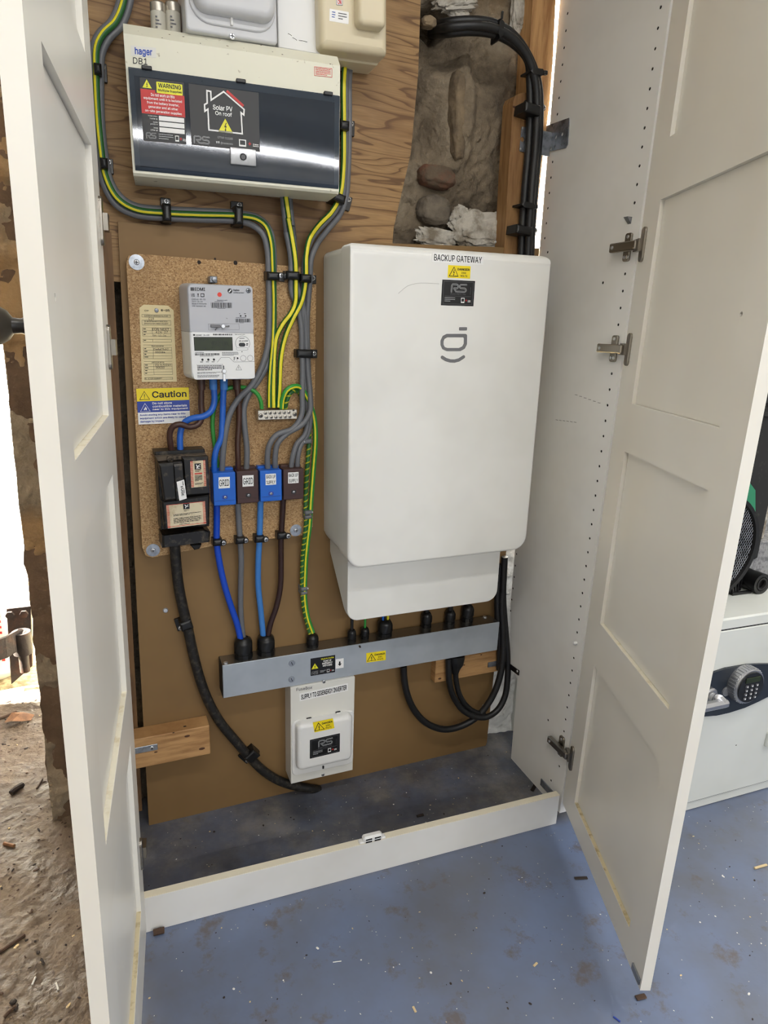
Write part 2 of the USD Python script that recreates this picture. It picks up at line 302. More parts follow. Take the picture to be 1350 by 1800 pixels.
def spline(P, step=.006):
    P = [np.asarray(p, float) for p in P]; Q = [2*P[0]-P[1]]+P+[2*P[-1]-P[-2]]; out = []
    for i in range(1, len(Q)-2):
        a, b, c, d = Q[i-1:i+3]; ta, tb, tc = [max(np.linalg.norm(q-p), 1e-6)**.5 for p, q in ((a, b), (b, c), (c, d))]
        m1 = (b-a)/ta-(c-a)/(ta+tb)+(c-b)/tb; m2 = (c-b)/tb-(d-b)/(tb+tc)+(d-c)/tc; m1, m2 = m1*tb, m2*tb
        n = max(2, int(np.linalg.norm(c-b)/step))
        for k in range(n):
            t = k/n; out.append((2*t**3-3*t*t+1)*b+(t**3-2*t*t+t)*m1+(-2*t**3+3*t*t)*c+(t**3-t*t)*m2)
    return np.array(out+[P[-1]])
def frames(p):
    t = np.gradient(p, axis=0); t /= np.linalg.norm(t, axis=1, keepdims=True)+1e-12
    a = np.cross(t, [0, -1.0, 0.05]); a /= np.linalg.norm(a, axis=1, keepdims=True)+1e-9
    return t, a, np.cross(a, t)      # a: sideways, b: towards the viewer or away
def tube(P, r, sides=10, step=.006, raw=False):
    p = np.asarray(P, float) if raw else spline(P, step); t, a, b = frames(p); ang = np.arange(sides)*2*math.pi/sides
    return loft([p[i]+r*(np.cos(ang)[:, None]*a[i]+np.sin(ang)[:, None]*b[i]) for i in range(len(p))])
def stripe(P, r, turn=0.0, half=.5, step=.006, twist=0.0, phase=0.0):
    """a thin raised band along a cable; it faces the viewer (turn radians to the side), or winds round it (twist turns per metre)."""
    p = spline(P, step); t, a, b = frames(p); s = np.r_[0, np.cumsum(np.linalg.norm(np.diff(p, axis=0), axis=1))]; rings = []
    for i in range(len(p)):
        c = -math.pi/2+turn+phase+twist*2*math.pi*s[i]; bb = b[i] if b[i][1] > 0 else -b[i]; rg = []
        for q in np.linspace(-half, half, 5): rg.append(p[i]+(r*1.05)*(math.cos(c+q)*a[i]+math.sin(c+q)*bb))
        for q in np.linspace(half, -half, 5): rg.append(p[i]+(r*.93)*(math.cos(c+q)*a[i]+math.sin(c+q)*bb))
        rings.append(np.array(rg))
    return loft(rings)
def rock(size, seed, sub=3, amp=.25, freq=2.2):
    m = trimesh.creation.icosphere(sub); v = np.array(m.vertices); q = np.sign(v)*np.abs(v)**.7
    v = q*(1+amp*(meshkit.fbm(v*freq+seed*3.7, 4, seed)[:, None]-.5)*2); m.vertices = v*np.array(size)/2; return m
def subtract(a, cutters):
    M = lambda t: manifold3d.Manifold(manifold3d.Mesh(np.asarray(t.vertices, np.float32), np.asarray(t.faces, np.uint32)))
    for q in (a, *cutters): q.merge_vertices()
    r = M(a)-manifold3d.Manifold.batch_boolean([M(c) for c in cutters], manifold3d.OpType.Add); g = r.to_mesh()
    return trimesh.Trimesh(np.array(g.vert_properties)[:, :3], np.array(g.tri_verts), process=False)

# ------------------------------------------------------------------ things, parts, names
USED = {}
def numbered(parent, name):
    k = USED.get((parent, name), 0); USED[(parent, name)] = k+1
    return name if k == 0 else f'{name}_{k:03d}'
def props(prim, label=None, cat_=None, group=None, kind=None):
    for k, v in (('label', label), ('category', cat_), ('group', group), ('kind', kind)):
        if v: prim.SetCustomDataByKey(k, v)
GROUPS = {'cable_clip': 'black cable clips', 'saddle_clip': 'grey saddle clips on the earth wire', 'cable_tie': 'cable ties on the black bundle', 'grey_cable': 'grey cables on the boards', 'earth_cable': 'green and yellow earth wires',
          'black_cable': 'black cables at the right', 'meter_tail': 'tails under the electricity meter', 'tail_cable': 'tails from the connector blocks', 'tail_sleeve': 'sleeves under the electricity meter', 'connector_block': 'row of four connector blocks',
          'cartridge_fuse': 'cartridge fuses on the fuse board', 'timber_batten': 'timber battens', 'timber_block': 'softwood blocks', 'twig': 'twigs on the mud', 'cut_stalk': 'cut stalks on the mud', 'paint_flake': 'cream flakes on the floor', 'dirt_clump': 'dirt crumbs on the floor'}
class T:
    def __init__(s, name, label, cat_, M=None, group=None, kind=None):
        s.M = np.eye(4) if M is None else np.asarray(M, float)      # columns: local axes, origin
        s.inv = np.linalg.inv(s.M)
        s.path = '/World/'+numbered('/World', name)
        x = UsdGeom.Xform.Define(stage, s.path); x.AddTransformOp().Set(Gf.Matrix4d(*s.M.T.ravel().tolist()))
        props(x.GetPrim(), label, cat_, group or GROUPS.get(name), kind)
    def add(s, name, mesh, m, smooth=30, under=None, label=None, world=False, kind=None):
        if world: mesh = mesh.copy(); mesh.apply_transform(s.inv)
        par = under or s.path; path = par+'/'+numbered(par, name)
        p = usdkit.mesh(stage, path, mesh, mt(m), smooth=smooth)
        props(p.GetPrim(), label=label, kind=kind); return path
    def L(s, x, y, yl=0.0):
        """pixel -> local (x, z) on the thing's plane y = yl."""
        n = s.M[:3, 1]; P = onplane(x, y, s.M[:3, 3]+n*yl, n); q = s.inv @ np.r_[P, 1]; return np.array([q[0], q[2]])
def at(x, y, z): M = np.eye(4); M[:3, 3] = (x, y, z); return M
def wallM(u, z, w=0.0, yaw=0.0, roll=0.0, lean=0.0, d=0.0):
    """a frame on the boards: x along the wall, y into it, z up. (u, z, w): centre of the front face, d: how far the body reaches behind it (the origin)."""
    a, b, c = [math.radians(q) for q in (yaw, roll, lean)]
    Rz = np.array([[math.cos(a), -math.sin(a), 0], [math.sin(a), math.cos(a), 0], [0, 0, 1]]); Ry = np.array([[math.cos(b), 0, math.sin(b)], [0, 1, 0], [-math.sin(b), 0, math.cos(b)]])
    Rx = np.array([[1, 0, 0], [0, math.cos(c), -math.sin(c)], [0, math.sin(c), math.cos(c)]])
    R = np.stack([EX, -NW, ZZ], 1) @ Rz @ Ry @ Rx; M = np.eye(4); M[:3, :3] = R; M[:3, 3] = W3(u, z, w)+R[:, 1]*d; return M
def solo(name, mesh, m, label, cat_, group=None, kind=None, smooth=30, base=None):
    """a thing that is one mesh; its origin at its base."""
    b = mesh.bounds; o = np.array([(b[0][0]+b[1][0])/2, (b[0][1]+b[1][1])/2, b[0][2]]) if base is None else np.asarray(base, float)
    mesh = mesh.copy(); mesh.apply_translation(-o); path = '/World/'+numbered('/World', name)
    p = usdkit.mesh(stage, path, mesh, mt(m), smooth=smooth); p.AddTranslateOp().Set(Gf.Vec3d(*o.tolist())); props(p.GetPrim(), label, cat_, group or GROUPS.get(name), kind); return path
def struct(name, mesh, m, under=None, smooth=30):
    par = under or '/World'; path = par+'/'+numbered(par, name); p = usdkit.mesh(stage, path, mesh, mt(m), smooth=smooth)
    if not under: props(p.GetPrim(), kind='structure')
    return path
def screw(t, x, z, y, r=.004, m='screw', under=None, name='screw', axis='-y'):
    h = r*.45; prof = [(0, 0), (r, 0), (r, h*.35), (r*.8, h*.8), (r*.4, h), (0, h*1.05)]
    p = t.add(name, lathe(prof, 14, '-y', (x, y, z)), m, under=under)
    s = r*.62; c = r*.16
    if under is None:
        t.add('cross_slot', cat(bx(x-s, x+s, y-h*1.2, y-h*.8, z-c, z+c), bx(x-c, x+c, y-h*1.2, y-h*.8, z-s, z+s)), 'screw_slot', under=p)
    return p

# flat print: a sticker is a thin quad with its own (u, v) frame, u to the right and v down
TXT = {}
def text_unit(s, bold):
    if (s, bold) not in TXT:
        m = meshkit.text_mesh(s, 1.0, depth=1.0, bold=bold); v = np.array(m.vertices); lo, hi = v.min(0), v.max(0)
        TXT[(s, bold)] = ((v-lo)/np.maximum(hi-lo, 1e-9), np.array(m.faces), (hi[0]-lo[0])/(hi[1]-lo[1]))
    return TXT[(s, bold)]
class Sticker:
    TH = .00028
    def __init__(s, t, quad, y, name='label', base='label_white', under=None, label=None, r=0.0, thick=None, px=True):
        q = [t.L(*p, y) if px else np.array(p) for p in quad]; TL, TR, BR, BL = q
        s.U = ((TR-TL)+(BR-BL))/2; s.V = ((BL-TL)+(BR-TR))/2; s.O = (TL+TR+BR+BL)/4-s.U/2-s.V/2
        s.t, s.y, s.buf = t, y, {}; th = thick or s.TH; s.y0 = y-th
        lu, lv = np.linalg.norm(s.U), np.linalg.norm(s.V); s.asp = lu/lv; g = sbox(0, 0, 1, 1)
        if r: g = Polygon([(a/lu, b/lv) for a, b in sbox(r, r, lu-r, lv-r).buffer(r, 4).exterior.coords])
        s.path = t.add(name, ext(s.map(g), th+.0002, s.y0), base, smooth=False, under=under, label=label); s.lv = lv
        s.sub = s.path if under is None else under
    def map(s, g):
        from shapely import affinity
        return affinity.affine_transform(g, [s.U[0], s.V[0], s.U[1], s.V[1], s.O[0], s.O[1]])
    def put(s, mesh, m, name): s.buf.setdefault((m, name), []).append(mesh); return s
    def poly(s, g, m, lv=1, name='print'):
        if not isinstance(g, (Polygon,)) and not hasattr(g, 'geoms'): g = Polygon(g)
        if g.is_empty: return s
        return s.put(ext(s.map(g), s.TH*lv, s.y0-s.TH*lv), m, name)
    def rect(s, u0, v0, u1, v1, m, lv=1, name='print'): return s.poly(sbox(min(u0, u1), min(v0, v1), max(u0, u1), max(v0, v1)), m, lv, name)
    def iso(s, g):        # polygon drawn with equal axes (u scaled by the aspect): back to unit coordinates
        from shapely import affinity
        return affinity.scale(g, 1/s.asp, 1, origin=(0, 0))
    def line(s, pts, wd, m, lv=1, name='print'):
        return s.poly(s.iso(LineString([(a*s.asp, b) for a, b in pts]).buffer(wd/2, cap_style=2, join_style=2)), m, lv, name)
    def frame(s, u0, v0, u1, v1, wd, m, lv=1, name='print'): return s.line([(u0, v0), (u1, v0), (u1, v1), (u0, v1), (u0, v0-wd*.5)], wd, m, lv, name)
    def text(s, tx, u0, v0, u1, v1, m='ink', bold=False, lv=2, name='lettering', fit=True):
        v, f, asp = text_unit(tx, bold)
        if not fit:     # keep the letters' shape, centred
            wd = min(u1-u0, asp*(v1-v0)/s.asp); c = (u0+u1)/2; u0, u1 = c-wd/2, c+wd/2
        a = u0+v[:, 0]*(u1-u0); b = v1-v[:, 1]*(v1-v0); P = s.O+np.outer(a, s.U)+np.outer(b, s.V)
        return s.put(trimesh.Trimesh(np.c_[P[:, 0], s.y0-s.TH*lv*v[:, 2], P[:, 1]], f, process=False), m, name)
    def dashes(s, u0, v0, u1, v1, n, m='ink', seed=1, fill=.5, name='small_print', lv=1):
        r = random.Random(seed); h = (v1-v0)/n
        for k in range(n):
            u = u0; end = u1 if k < n-1 else u0+(u1-u0)*r.uniform(.5, .95)
            while u < end-.01:
                w = min(r.uniform(.04, .13)*(u1-u0), end-u); s.rect(u, v0+k*h, u+w*.86, v0+k*h+h*fill, m, lv, name); u += w
        return s
    def barcode(s, u0, v0, u1, v1, seed=1, n=34, m='ink'):
        r = random.Random(seed); w = [r.choice((1, 1, 2, 3)) for _ in range(2*n)]; k = (u1-u0)/sum(w); u = u0
        for i, q in enumerate(w):
            if i % 2 == 0: s.rect(u, v0, u+q*k, v1, m, 1, 'barcode')
            u += q*k
        return s
    def tri(s, cu, v0, v1, fill, edge=None, bolt='ink', mark=None, lv=1, wd=.05):
        h = v1-v0; hw = h*.577/s.asp*1.02; P = Polygon([(cu, v0), (cu+hw, v1), (cu-hw, v1)])
        if edge:
            s.poly(P, edge, lv, 'warning_triangle'); c = (cu, v1-h*.34); f_ = 1-wd*3/1.0
            s.poly(Polygon([(c[0]+(a-c[0])*f_, c[1]+(b-c[1])*f_) for a, b in P.exterior.coords]), fill, lv+1, 'warning_triangle')
        else: s.poly(P, fill, lv, 'warning_triangle')
        k = h/s.asp
        if mark == '!':
            s.poly([(cu-.045*k, v0+.38*h), (cu+.045*k, v0+.38*h), (cu+.025*k, v0+.7*h), (cu-.025*k, v0+.7*h)], bolt, lv+2, 'symbol'); s.rect(cu-.035*k, v0+.76*h, cu+.035*k, v0+.84*h, bolt, lv+2, 'symbol')
        elif mark == 'flame':
            s.poly([(cu-.17*k, v0+.8*h), (cu-.13*k, v0+.6*h), (cu-.05*k, v0+.65*h), (cu, v0+.38*h), (cu+.08*k, v0+.56*h), (cu+.13*k, v0+.5*h), (cu+.18*k, v0+.7*h), (cu+.15*k, v0+.84*h), (cu+.05*k, v0+.84*h), (cu, v0+.7*h), (cu-.06*k, v0+.84*h), (cu-.14*k, v0+.84*h)], bolt, lv+2, 'symbol')
        else:
            s.poly([(cu+.05*k, v0+.3*h), (cu-.1*k, v0+.62*h), (cu+.01*k, v0+.6*h), (cu-.03*k, v0+.8*h), (cu-.08*k, v0+.77*h), (cu, v0+.94*h), (cu+.06*k, v0+.76*h), (cu+.01*k, v0+.79*h), (cu+.09*k, v0+.52*h), (cu-.02*k, v0+.54*h), (cu+.1*k, v0+.32*h)], bolt, lv+2, 'symbol')
        return s
    def done(s):
        for (m, name), ms in s.buf.items(): s.t.add(name, cat(*ms), m, smooth=False, under=s.sub)
        return s
def rs_logo(S, u0, v0, u1, v1, lv=1):
    a = S.asp; w, h = (u1-u0)*a, v1-v0; X = lambda x: u0*a+x*w; Y = lambda y: v0+y*h
    def arc(cx, cy, rx, ry, a0, a1, n=8): return [(X(cx+rx*math.cos(math.radians(a0+(a1-a0)*k/n))), Y(cy+ry*math.sin(math.radians(a0+(a1-a0)*k/n)))) for k in range(n+1)]
    Rl = [(X(.05), Y(1)), (X(.05), Y(.25))]+[(X(.1), Y(.08))]+[(X(.3), Y(.08))]+arc(.36, .32, .1, .24, -90, 90)+[(X(.2), Y(.56)), (X(.34), Y(.95)), (X(.46), Y(.97))]
    Sl = [(X(.98), Y(.08)), (X(.68), Y(.08))]+arc(.66, .3, .1, .22, -90, -270)+[(X(.84), Y(.52))]+arc(.86, .74, .11, .22, -90, 90)+[(X(.46), Y(.96))]
    for ln in (Rl, Sl):
        for wd, m, k in ((.20, 'silver_print', lv), (.13, 'label_black', lv+1), (.035, 'silver_print', lv+2)):
            S.poly(S.iso(LineString(ln).buffer(wd*h/2, 4)), m, k, 'emblem')
def phone_and_plus(S, u0, v0, u1, v1, lv=1):
    w = u1-u0; S.rect(u0, v0, u0+.36*w, v1, 'label_white', lv, 'symbol'); S.rect(u0+.05*w, v0+.14*(v1-v0), u0+.31*w, v0+.76*(v1-v0), 'label_black', lv+1, 'symbol')
    c, h = u0+.54*w, (v1-v0); m = (v0+v1)/2; k = h/S.asp
    S.rect(c-.22*k, m-.06*h, c+.22*k, m+.06*h, 'label_red', lv, 'symbol'); S.rect(c-.06*k, m-.24*h, c+.06*k, m+.24*h, 'label_red', lv, 'symbol')
    S.text('24hr', u0+.7*w, m-.08*h, u1, m+.14*h, 'label_white', True, lv+1); S.rect(u0+.7*w, m+.24*h, u1, m+.32*h, 'label_white', lv, 'symbol')
def rs_sticker(t, quad, y, **k):
    S = Sticker(t, quad, y, 'installer_sticker', 'label_black', **k)
    S.frame(.05, .06, .95, .94, .012, 'ink_grey'); rs_logo(S, .27, .14, .75, .46, 1); S.text('ELECTRIX LTD', .27, .52, .73, .57, 'ink_grey'); S.rect(.1, .62, .9, .632, 'ink_grey')
    S.dashes(.1, .68, .42, .88, 3, 'silver_print', 5, .34); phone_and_plus(S, .6, .68, .9, .88); S.rect(.875, .25, .882, .55, 'ink_grey'); return S.done()
def danger(t, quad, y, **k):
    S = Sticker(t, quad, y, 'danger_sticker', 'label_yellow', r=.001, **k)
    S.tri(.26, .1, .88, 'label_yellow', 'ink', wd=.065); S.text('DANGER', .42, .2, .95, .38, bold=True); S.text('230', .6, .5, .8, .63); S.text('VOLTS', .56, .73, .86, .88); return S.done()
def maker(t, quad, y, lines, name='label', **k):
    S = Sticker(t, quad, y, name, 'label_white', **k); n = len(lines)
    for i, tx in enumerate(lines):
        h = 1.0/n; S.text(tx, .08 if n > 1 else .06, h*i+h*(.2 if n > 1 else .22), .92 if n > 1 else .94, h*i+h*(.82 if n > 1 else .8))
    return S.done()

# ------------------------------------------------------------------ setting
floor_g = trimesh.creation.box([3.4, 4.78, .08]); floor_g.apply_translation([1.67, -1.77, -.04])
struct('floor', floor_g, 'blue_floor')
# trodden mud apron along the left, running out through the side doorway
def grid(xs, ys, zf):
    X, Y = np.meshgrid(xs, ys, indexing='ij'); Z = zf(X, Y); n, m = X.shape; i, j = np.meshgrid(np.arange(n-1), np.arange(m-1), indexing='ij'); a = (i*m+j).ravel()
    f = np.vstack([np.c_[a, a+m, a+m+1], np.c_[a, a+m+1, a+1]]); return trimesh.Trimesh(np.c_[X.ravel(), Y.ravel(), Z.ravel()], f, process=False)
def mudz(X, Y):
    p = np.stack([X*9, Y*9, X*0], -1); q = np.stack([X*34, Y*34, X*0+5], -1); k = np.stack([X*110, Y*110, X*0+9], -1)
    z = .006+.012*(meshkit.fbm(p, 3, 3)-.5)+.007*(meshkit.fbm(q, 3, 8)-.5)+.0035*(meshkit.noise(k, 4)-.5)
    rut = np.exp(-((X+.150+.02*np.sin(Y*5))/.02)**2); z = z-.005*rut
    edge = np.clip((X+.028)/-.05, 0, 1); return z*edge-.003*(1-edge)
struct('floor_mud', grid(np.linspace(-1.7, -.028, 300), np.linspace(-1.2, 1.0, 380), mudz), 'mud')
base = bx(-1.9, -.03, -4.16, 1.0, -.08, -.004)
struct('floor_apron', base, 'mud')
struct('ground_outside', grid(np.linspace(-4, 3.5, 160), np.linspace(.95, 4.0, 90), lambda X, Y: -.01+.05*(meshkit.fbm(np.stack([X*7, Y*7, X*0], -1), 4, 2)-.5)), 'rubble_pale')
struct('ceiling', bx(-1.9, 3.5, -4.2, .40, 2.5, 2.6), 'wall_paint')
struct('wall_right', bx(3.3, 3.4, -4.2, .55, 0, 2.5), 'wall_paint')
struct('wall_left', bx(-1.9, -1.8, -4.2, .55, 0, 2.5), 'wall_paint')
struct('wall_front', cat(bx(-1.9, -1.1, -4.25, -4.15, 0, 2.5), bx(2.4, 3.4, -4.25, -4.15, 0, 2.5), bx(-1.1, 2.4, -4.25, -4.15, 2.15, 2.5)), 'wall_paint')
# the sunlit white wall across the yard
yw_ = bx(-3, .35, 0, .1, -.05, 2.2); yw_.apply_transform(trimesh.transformations.rotation_matrix(math.radians(-42), [0, 0, 1])); yw_.apply_translation([-.35, 1.95, 0])
struct('wall_yard', yw_, 'whitewash')

# rear wall: rubble core, lime patches and stones that can be told apart; it ends at the side doorway (left) and short of a daylight slot (right)
def rubw(U, Z):
    p = np.stack([U*8, Z*8, U*0], -1); q = np.stack([U*30, Z*30, U*0+3], -1)
    w = -.085+.07*(meshkit.fbm(p, 4, 11)-.5)+.022*(meshkit.fbm(q, 4, 5)-.5)+.006*(meshkit.noise(q*4, 9)-.5)
    def g(x, y, su, sz, a):
        u, z = wuz(x, y, -.08); return a*np.exp(-((U-u)/su)**2-((Z-z)/sz)**2)
    w = w+g(805, 200, .022, .10, .045)+g(850, 250, .06, .12, .02)+g(757, 235, .022, .055, -.05)+g(735, 170, .02, .06, -.04)+g(766, 38, .030, .026, -.22)+g(765, 385, .03, .03, .03)+g(840, 400, .06, .025, .035)+g(770, 100, .05, .02, -.03)
    return w
us = np.linspace(-.17, .962, 300); zs = np.linspace(0, 2.5, 420); UU, ZV = np.meshgrid(us, zs, indexing='ij'); WWv = rubw(UU, ZV)
P = WO+UU[..., None]*EX+WWv[..., None]*NW+ZV[..., None]*ZZ; n_, m_ = UU.shape; i_, j_ = np.meshgrid(np.arange(n_-1), np.arange(m_-1), indexing='ij'); a_ = (i_*m_+j_).ravel()
wall = struct('wall_back', trimesh.Trimesh(P.reshape(-1, 3), np.vstack([np.c_[a_, a_+m_, a_+m_+1], np.c_[a_, a_+m_+1, a_+1]]), process=False), 'rubble')
def wall_rock(name, m, px, size, w, seed, tilt=0, amp=.22, fr=2.0, sub=3):
    r = rock(size, seed, sub, amp, fr); r.apply_transform(trimesh.transformations.rotation_matrix(math.radians(tilt), [0, 1, 0])); r.apply_transform(trimesh.transformations.rotation_matrix(PS, [0, 0, 1]))
    r.apply_translation(PW(*px, w)); struct(name, r, m, under=wall, smooth=50)
wall_rock('stone', 'stone_tan', (803, 205), (.034, .05, .175), -.052, 1, -4, .16)
wall_rock('brick', 'brick_red', (766, 312), (.085, .06, .045), -.055, 2, 3, .16)
wall_rock('stone', 'stone_grey', (762, 370), (.075, .05, .06), -.06, 3, 8)
wall_rock('lime_patch', 'plaster_white', (846, 404), (.150, .022, .075), -.046, 8, -2, .5, 3.5, 4)
wall_rock('lime_patch', 'plaster_white', (768, 420), (.10, .020, .04), -.05, 9, 4, .5, 3.5, 4)
wall_rock('lime_patch', 'plaster_white', (808, 384), (.045, .016, .05), -.05, 10, 20, .5, 3.5, 4)
wall_rock('lime_patch', 'plaster_white', (800, 4), (.10, .03, .035), -.06, 11, -14, .45, 4, 4)
wall_rock('lime_patch', 'plaster_white', (806, 24), (.05, .02, .035), -.065, 12, 30, .4, 3.5, 4)
wall_rock('lime_patch', 'plaster_white', (912, 12), (.035, .02, .10), -.06, 13, 0, .4, 3, 4)
wall_rock('stone', 'stone_tan', (752, 40), (.03, .03, .02), -.03, 14, 0, .3)
# whitewashed footing low down on the right, seen past the cut-out of the wardrobe's side
ft = grid(np.linspace(.90, 1.084, 60), np.linspace(0, .62, 150), lambda X, Y: X*0); v = np.array(ft.vertices)
dpt = .392-.022*meshkit.fbm(np.c_[v[:, 0]*14, v[:, 1]*14, v[:, 0]*0], 4, 6)-.006*meshkit.noise(np.c_[v[:, 0]*80, v[:, 1]*80, v[:, 0]*0], 2); ft.vertices = np.c_[v[:, 0], dpt, v[:, 1]]; ft.invert()
struct('wall_footing', ft, 'whitewash')
# rear wall beyond the slot, behind the safe
bw = struct('wall_block', bx(1.09, 3.4, .56, .66, 0, 2.5), 'block_grey')
for r in range(11):
    for c in range(6):
        x0 = 1.10+c*.44-(.22 if r % 2 else 0); x0, x1 = max(x0, 1.095), min(x0+.43, 3.3)
        if x1-x0 > .05 and c < 4: struct('block', cbox(x0, x1, .545, .57, r*.225+.004, r*.225+.221, .004), 'block_grey', under=bw)
struct('wall_added_shade', bx(-1.15, -.95, .30, 1.06, 0, 2.6), 'pier_brown')  # unseen wall, added to keep the sun off the mud by the doorway
struct('wall_reveal', bx(1.086, 1.30, .44, 1.1, 0, 2.6), 'whitewash')
struct('trim_1', bx(1.82, 1.86, .50, .545, .0, 2.2), 'galv')
# broken end of the wall beside the doorway
pz = np.linspace(0, 2.5, 220); ring = []
for z in pz:
    k = np.array([[-.172, .375], [-.172, .56], [.02, .56], [.02, .375], [-.07, .365]]); f_ = meshkit.fbm(np.c_[k*14, np.full(5, z*14)], 4, 21)-.5
    q = k+np.c_[f_*.022, f_*.022]; ring.append(np.c_[q, np.full(5, z)])
struct('wall_end', loft(ring), 'pier_brown', smooth=60)

# ------------------------------------------------------------------ wardrobe without a back: sides, plinth and two open doors
HOLE0 = 1.0711
wd = T('wardrobe', 'white wardrobe carcass with both panelled doors swung open around the electrics', 'wardrobe', at(.48, .1, 0))
side = ext(Polygon([(.003, .028), (.225, .028), (.236, .265), (.276, .285), (.303, .45), (.352, 1.85), (.36, 2.01), (.003, 2.01)]), .018, 0)   # drawn in (Y, Z)
v = np.array(side.vertices); side.vertices = np.c_[.964+v[:, 1], v[:, 0], v[:, 2]]; side.fix_normals()
cut, wells = [], []
def drill(Y, z, r=.0029):
    wells.append((Y, z, r))
    c = trimesh.creation.cylinder(r, .012, sections=10); c.apply_transform(trimesh.transformations.rotation_matrix(math.pi/2, [0, 1, 0])); c.apply_translation([.964+.004, Y, z]); cut.append(c)
for i in range(-28, 30):
    z = HOLE0-.032*i
    if i not in (-9, -8, -7, -2, -1, 19): drill(.0270, z)
    if i <= 20 and not -17 < i < -14: drill(.3179 if i < -8 else .300, z)
for (x, y) in ((1059.7, 497), (963.3, 1265.8), (968.5, 1372)): q = PX(x, y, .964); drill(q[1], q[2], .003)
sp_ = wd.add('side_panel', subtract(side, cut), 'panel_white', smooth=20, world=True)
for Y, z, r in wells: wd.add('drilled_hole', lathe([(0, 0), (r*1.02, 0), (r*1.02, .0004), (0, .0004)], 10, '-x', (.9652, Y, z)), 'hole_dark', under=sp_, world=True)
wd.add('side_panel', bx(-.030, -.012, .009, .352, .028, 2.01), 'panel_white', world=True)
wd.add('top_panel', bx(-.012, .964, .009, .352, 1.99, 2.01), 'panel_white', world=True)
pl = wd.add('plinth', cbox(-.012, .957, .002, .018, 0, .081, .0008), 'panel_white', world=True)
wd.add('top_edge', bx(-.012, .957, .0022, .0178, .0805, .0822), 'cream_edge', under=pl, world=True)
def rmat(H, d):      # door frame: x along the door from its hinge edge, y = away from the inside face, z up
    M = np.eye(4); M[:3, 0] = d; M[:3, 1] = np.cross([0, 0, 1.0], d); M[:3, 3] = H; return M
def door(H, d, z0, rails, nsign, hinges, knob=None, marks=()):
    W, TH, RC, ST = .466, .018, .0085, .070; H = np.array([H[0], H[1], 0.0]); d = np.array([d[0], d[1], 0.0]); d /= np.linalg.norm(d); n = np.array([-d[1], d[0], 0])*nsign
    def place(m):
        v = np.array(m.vertices); m = m.copy(); m.vertices = H+np.outer(v[:, 0], d)+np.outer(v[:, 1], n)+np.outer(v[:, 2], [0, 0, 1.0])
        if np.linalg.det(np.stack([d, n, ZZ])) < 0: m.invert()
        return m
    top = 1.985; body = bx(0, W, 0, TH, z0, top); cuts = []
    edges = [z0]+[q for r in rails for q in r]; panels = []
    for lo, hi in zip([r[1] for r in rails], [r[0] for r in rails[1:]]+[top-.075]): cuts.append(bx(ST, W-ST, -.01, RC, lo, hi)); panels.append((lo, hi))
    holes = []
    for u, z in marks:
        c = trimesh.creation.cylinder(.0035, .02, sections=12); c.apply_transform(trimesh.transformations.rotation_matrix(math.pi/2, [1, 0, 0])); c.apply_translation([u, 0, z]); holes.append(c)
    p = wd.add('door', place(subtract(body, cuts+holes)), 'door_lacquer', smooth=20, world=True)
    for k, (lo, hi) in enumerate(panels):      # loose-fitting infill panel with a shadow groove, and the ledge below it
        wd.add('infill_panel', place(bx(ST+.0015, W-ST-.0015, RC-.0012, RC+.001, lo+.0015, hi-.0015)), 'door_lacquer', under=p, world=True)
        wd.add('ledge', place(bx(ST, W-ST, .0006, RC, lo-.0004, lo+.0004)), 'dirty_edge' if k == 0 else 'raw_edge' if k == 1 or nsign < 0 else 'door_lacquer', under=p, world=True)
    for z in hinges:
        h = wd.add('hinge', place(cat(plate(.012, .030, z-.031, z+.031, .0, -.0045, .008, .0015), bx(-.004, .02, -.010, -.001, z-.011, z+.011))), 'nickel', world=True)
        sg = -1 if nsign > 0 else 1
        # arm and mounting plate on the carcass side
        X = .9635 if nsign > 0 else -.0115; s = -1 if nsign > 0 else 1
        wd.add('hinge_arm', cat(cbox(X+s*.006, X+s*.018, -.012, .062, z-.0085, z+.0085, .002), hull([(X+s*.008, -.004, z-.007), (X+s*.017, -.004, z-.007), (X+s*.008, -.004, z+.007), (X+s*.017, -.004, z+.007)] +
            [tuple(H+d*.012+n*(-.002)+np.array([0, 0, q])) for q in (z-.009, z+.009)]+[tuple(H+d*.016+n*(-.008)+np.array([0, 0, q])) for q in (z-.009, z+.009)])), 'nickel', under=h, world=True)
        wd.add('mounting_plate', cat(*[ (lambda m: (m.apply_transform(trimesh.transformations.rotation_matrix(math.pi/2*s, [0, 0, 1])), m.apply_translation([X, .027, z]), m)[2])(plate(-.009, .009, -.026, .026, .001, -.004, .005, .0015)) ]), 'nickel', under=h, world=True)
        for dz, dy in ((.019, .027), (-.018, .030), (-.018, .022), (0, .052)):
            wd.add('hinge_screw', lathe([(0, 0), (.0035, 0), (.0030, .0018), (0, .002)], 10, 'x' if s > 0 else '-x', (X+s*(.0036 if dz else .0178), dy, z+dz)), 'screw', under=h, world=True)
    if knob:
        u, z = knob; k = lathe([(0, 0), (.009, 0), (.0085, .003), (.006, .010), (.0065, .016), (.012, .020), (.0155, .026), (.016, .032), (.013, .038), (.007, .041), (0, .042)], 24)
        R = np.eye(4); zz = n; xx = d; yy = np.cross(zz, xx); R[:3, 0], R[:3, 1], R[:3, 2] = xx, yy, zz; R[:3, 3] = H+d*u+n*TH+np.array([0, 0, z]); k.apply_transform(R); k.fix_normals()
        wd.add('door_knob', k, 'black_plastic', under=p, world=True)
    return p, place
zr = lambda y, x, X=.964: PX(x, y, X)[2]
HR = [PX(*q, .955)[2] for q in ((1100, 434), (1079, 613), (988, 1318))]
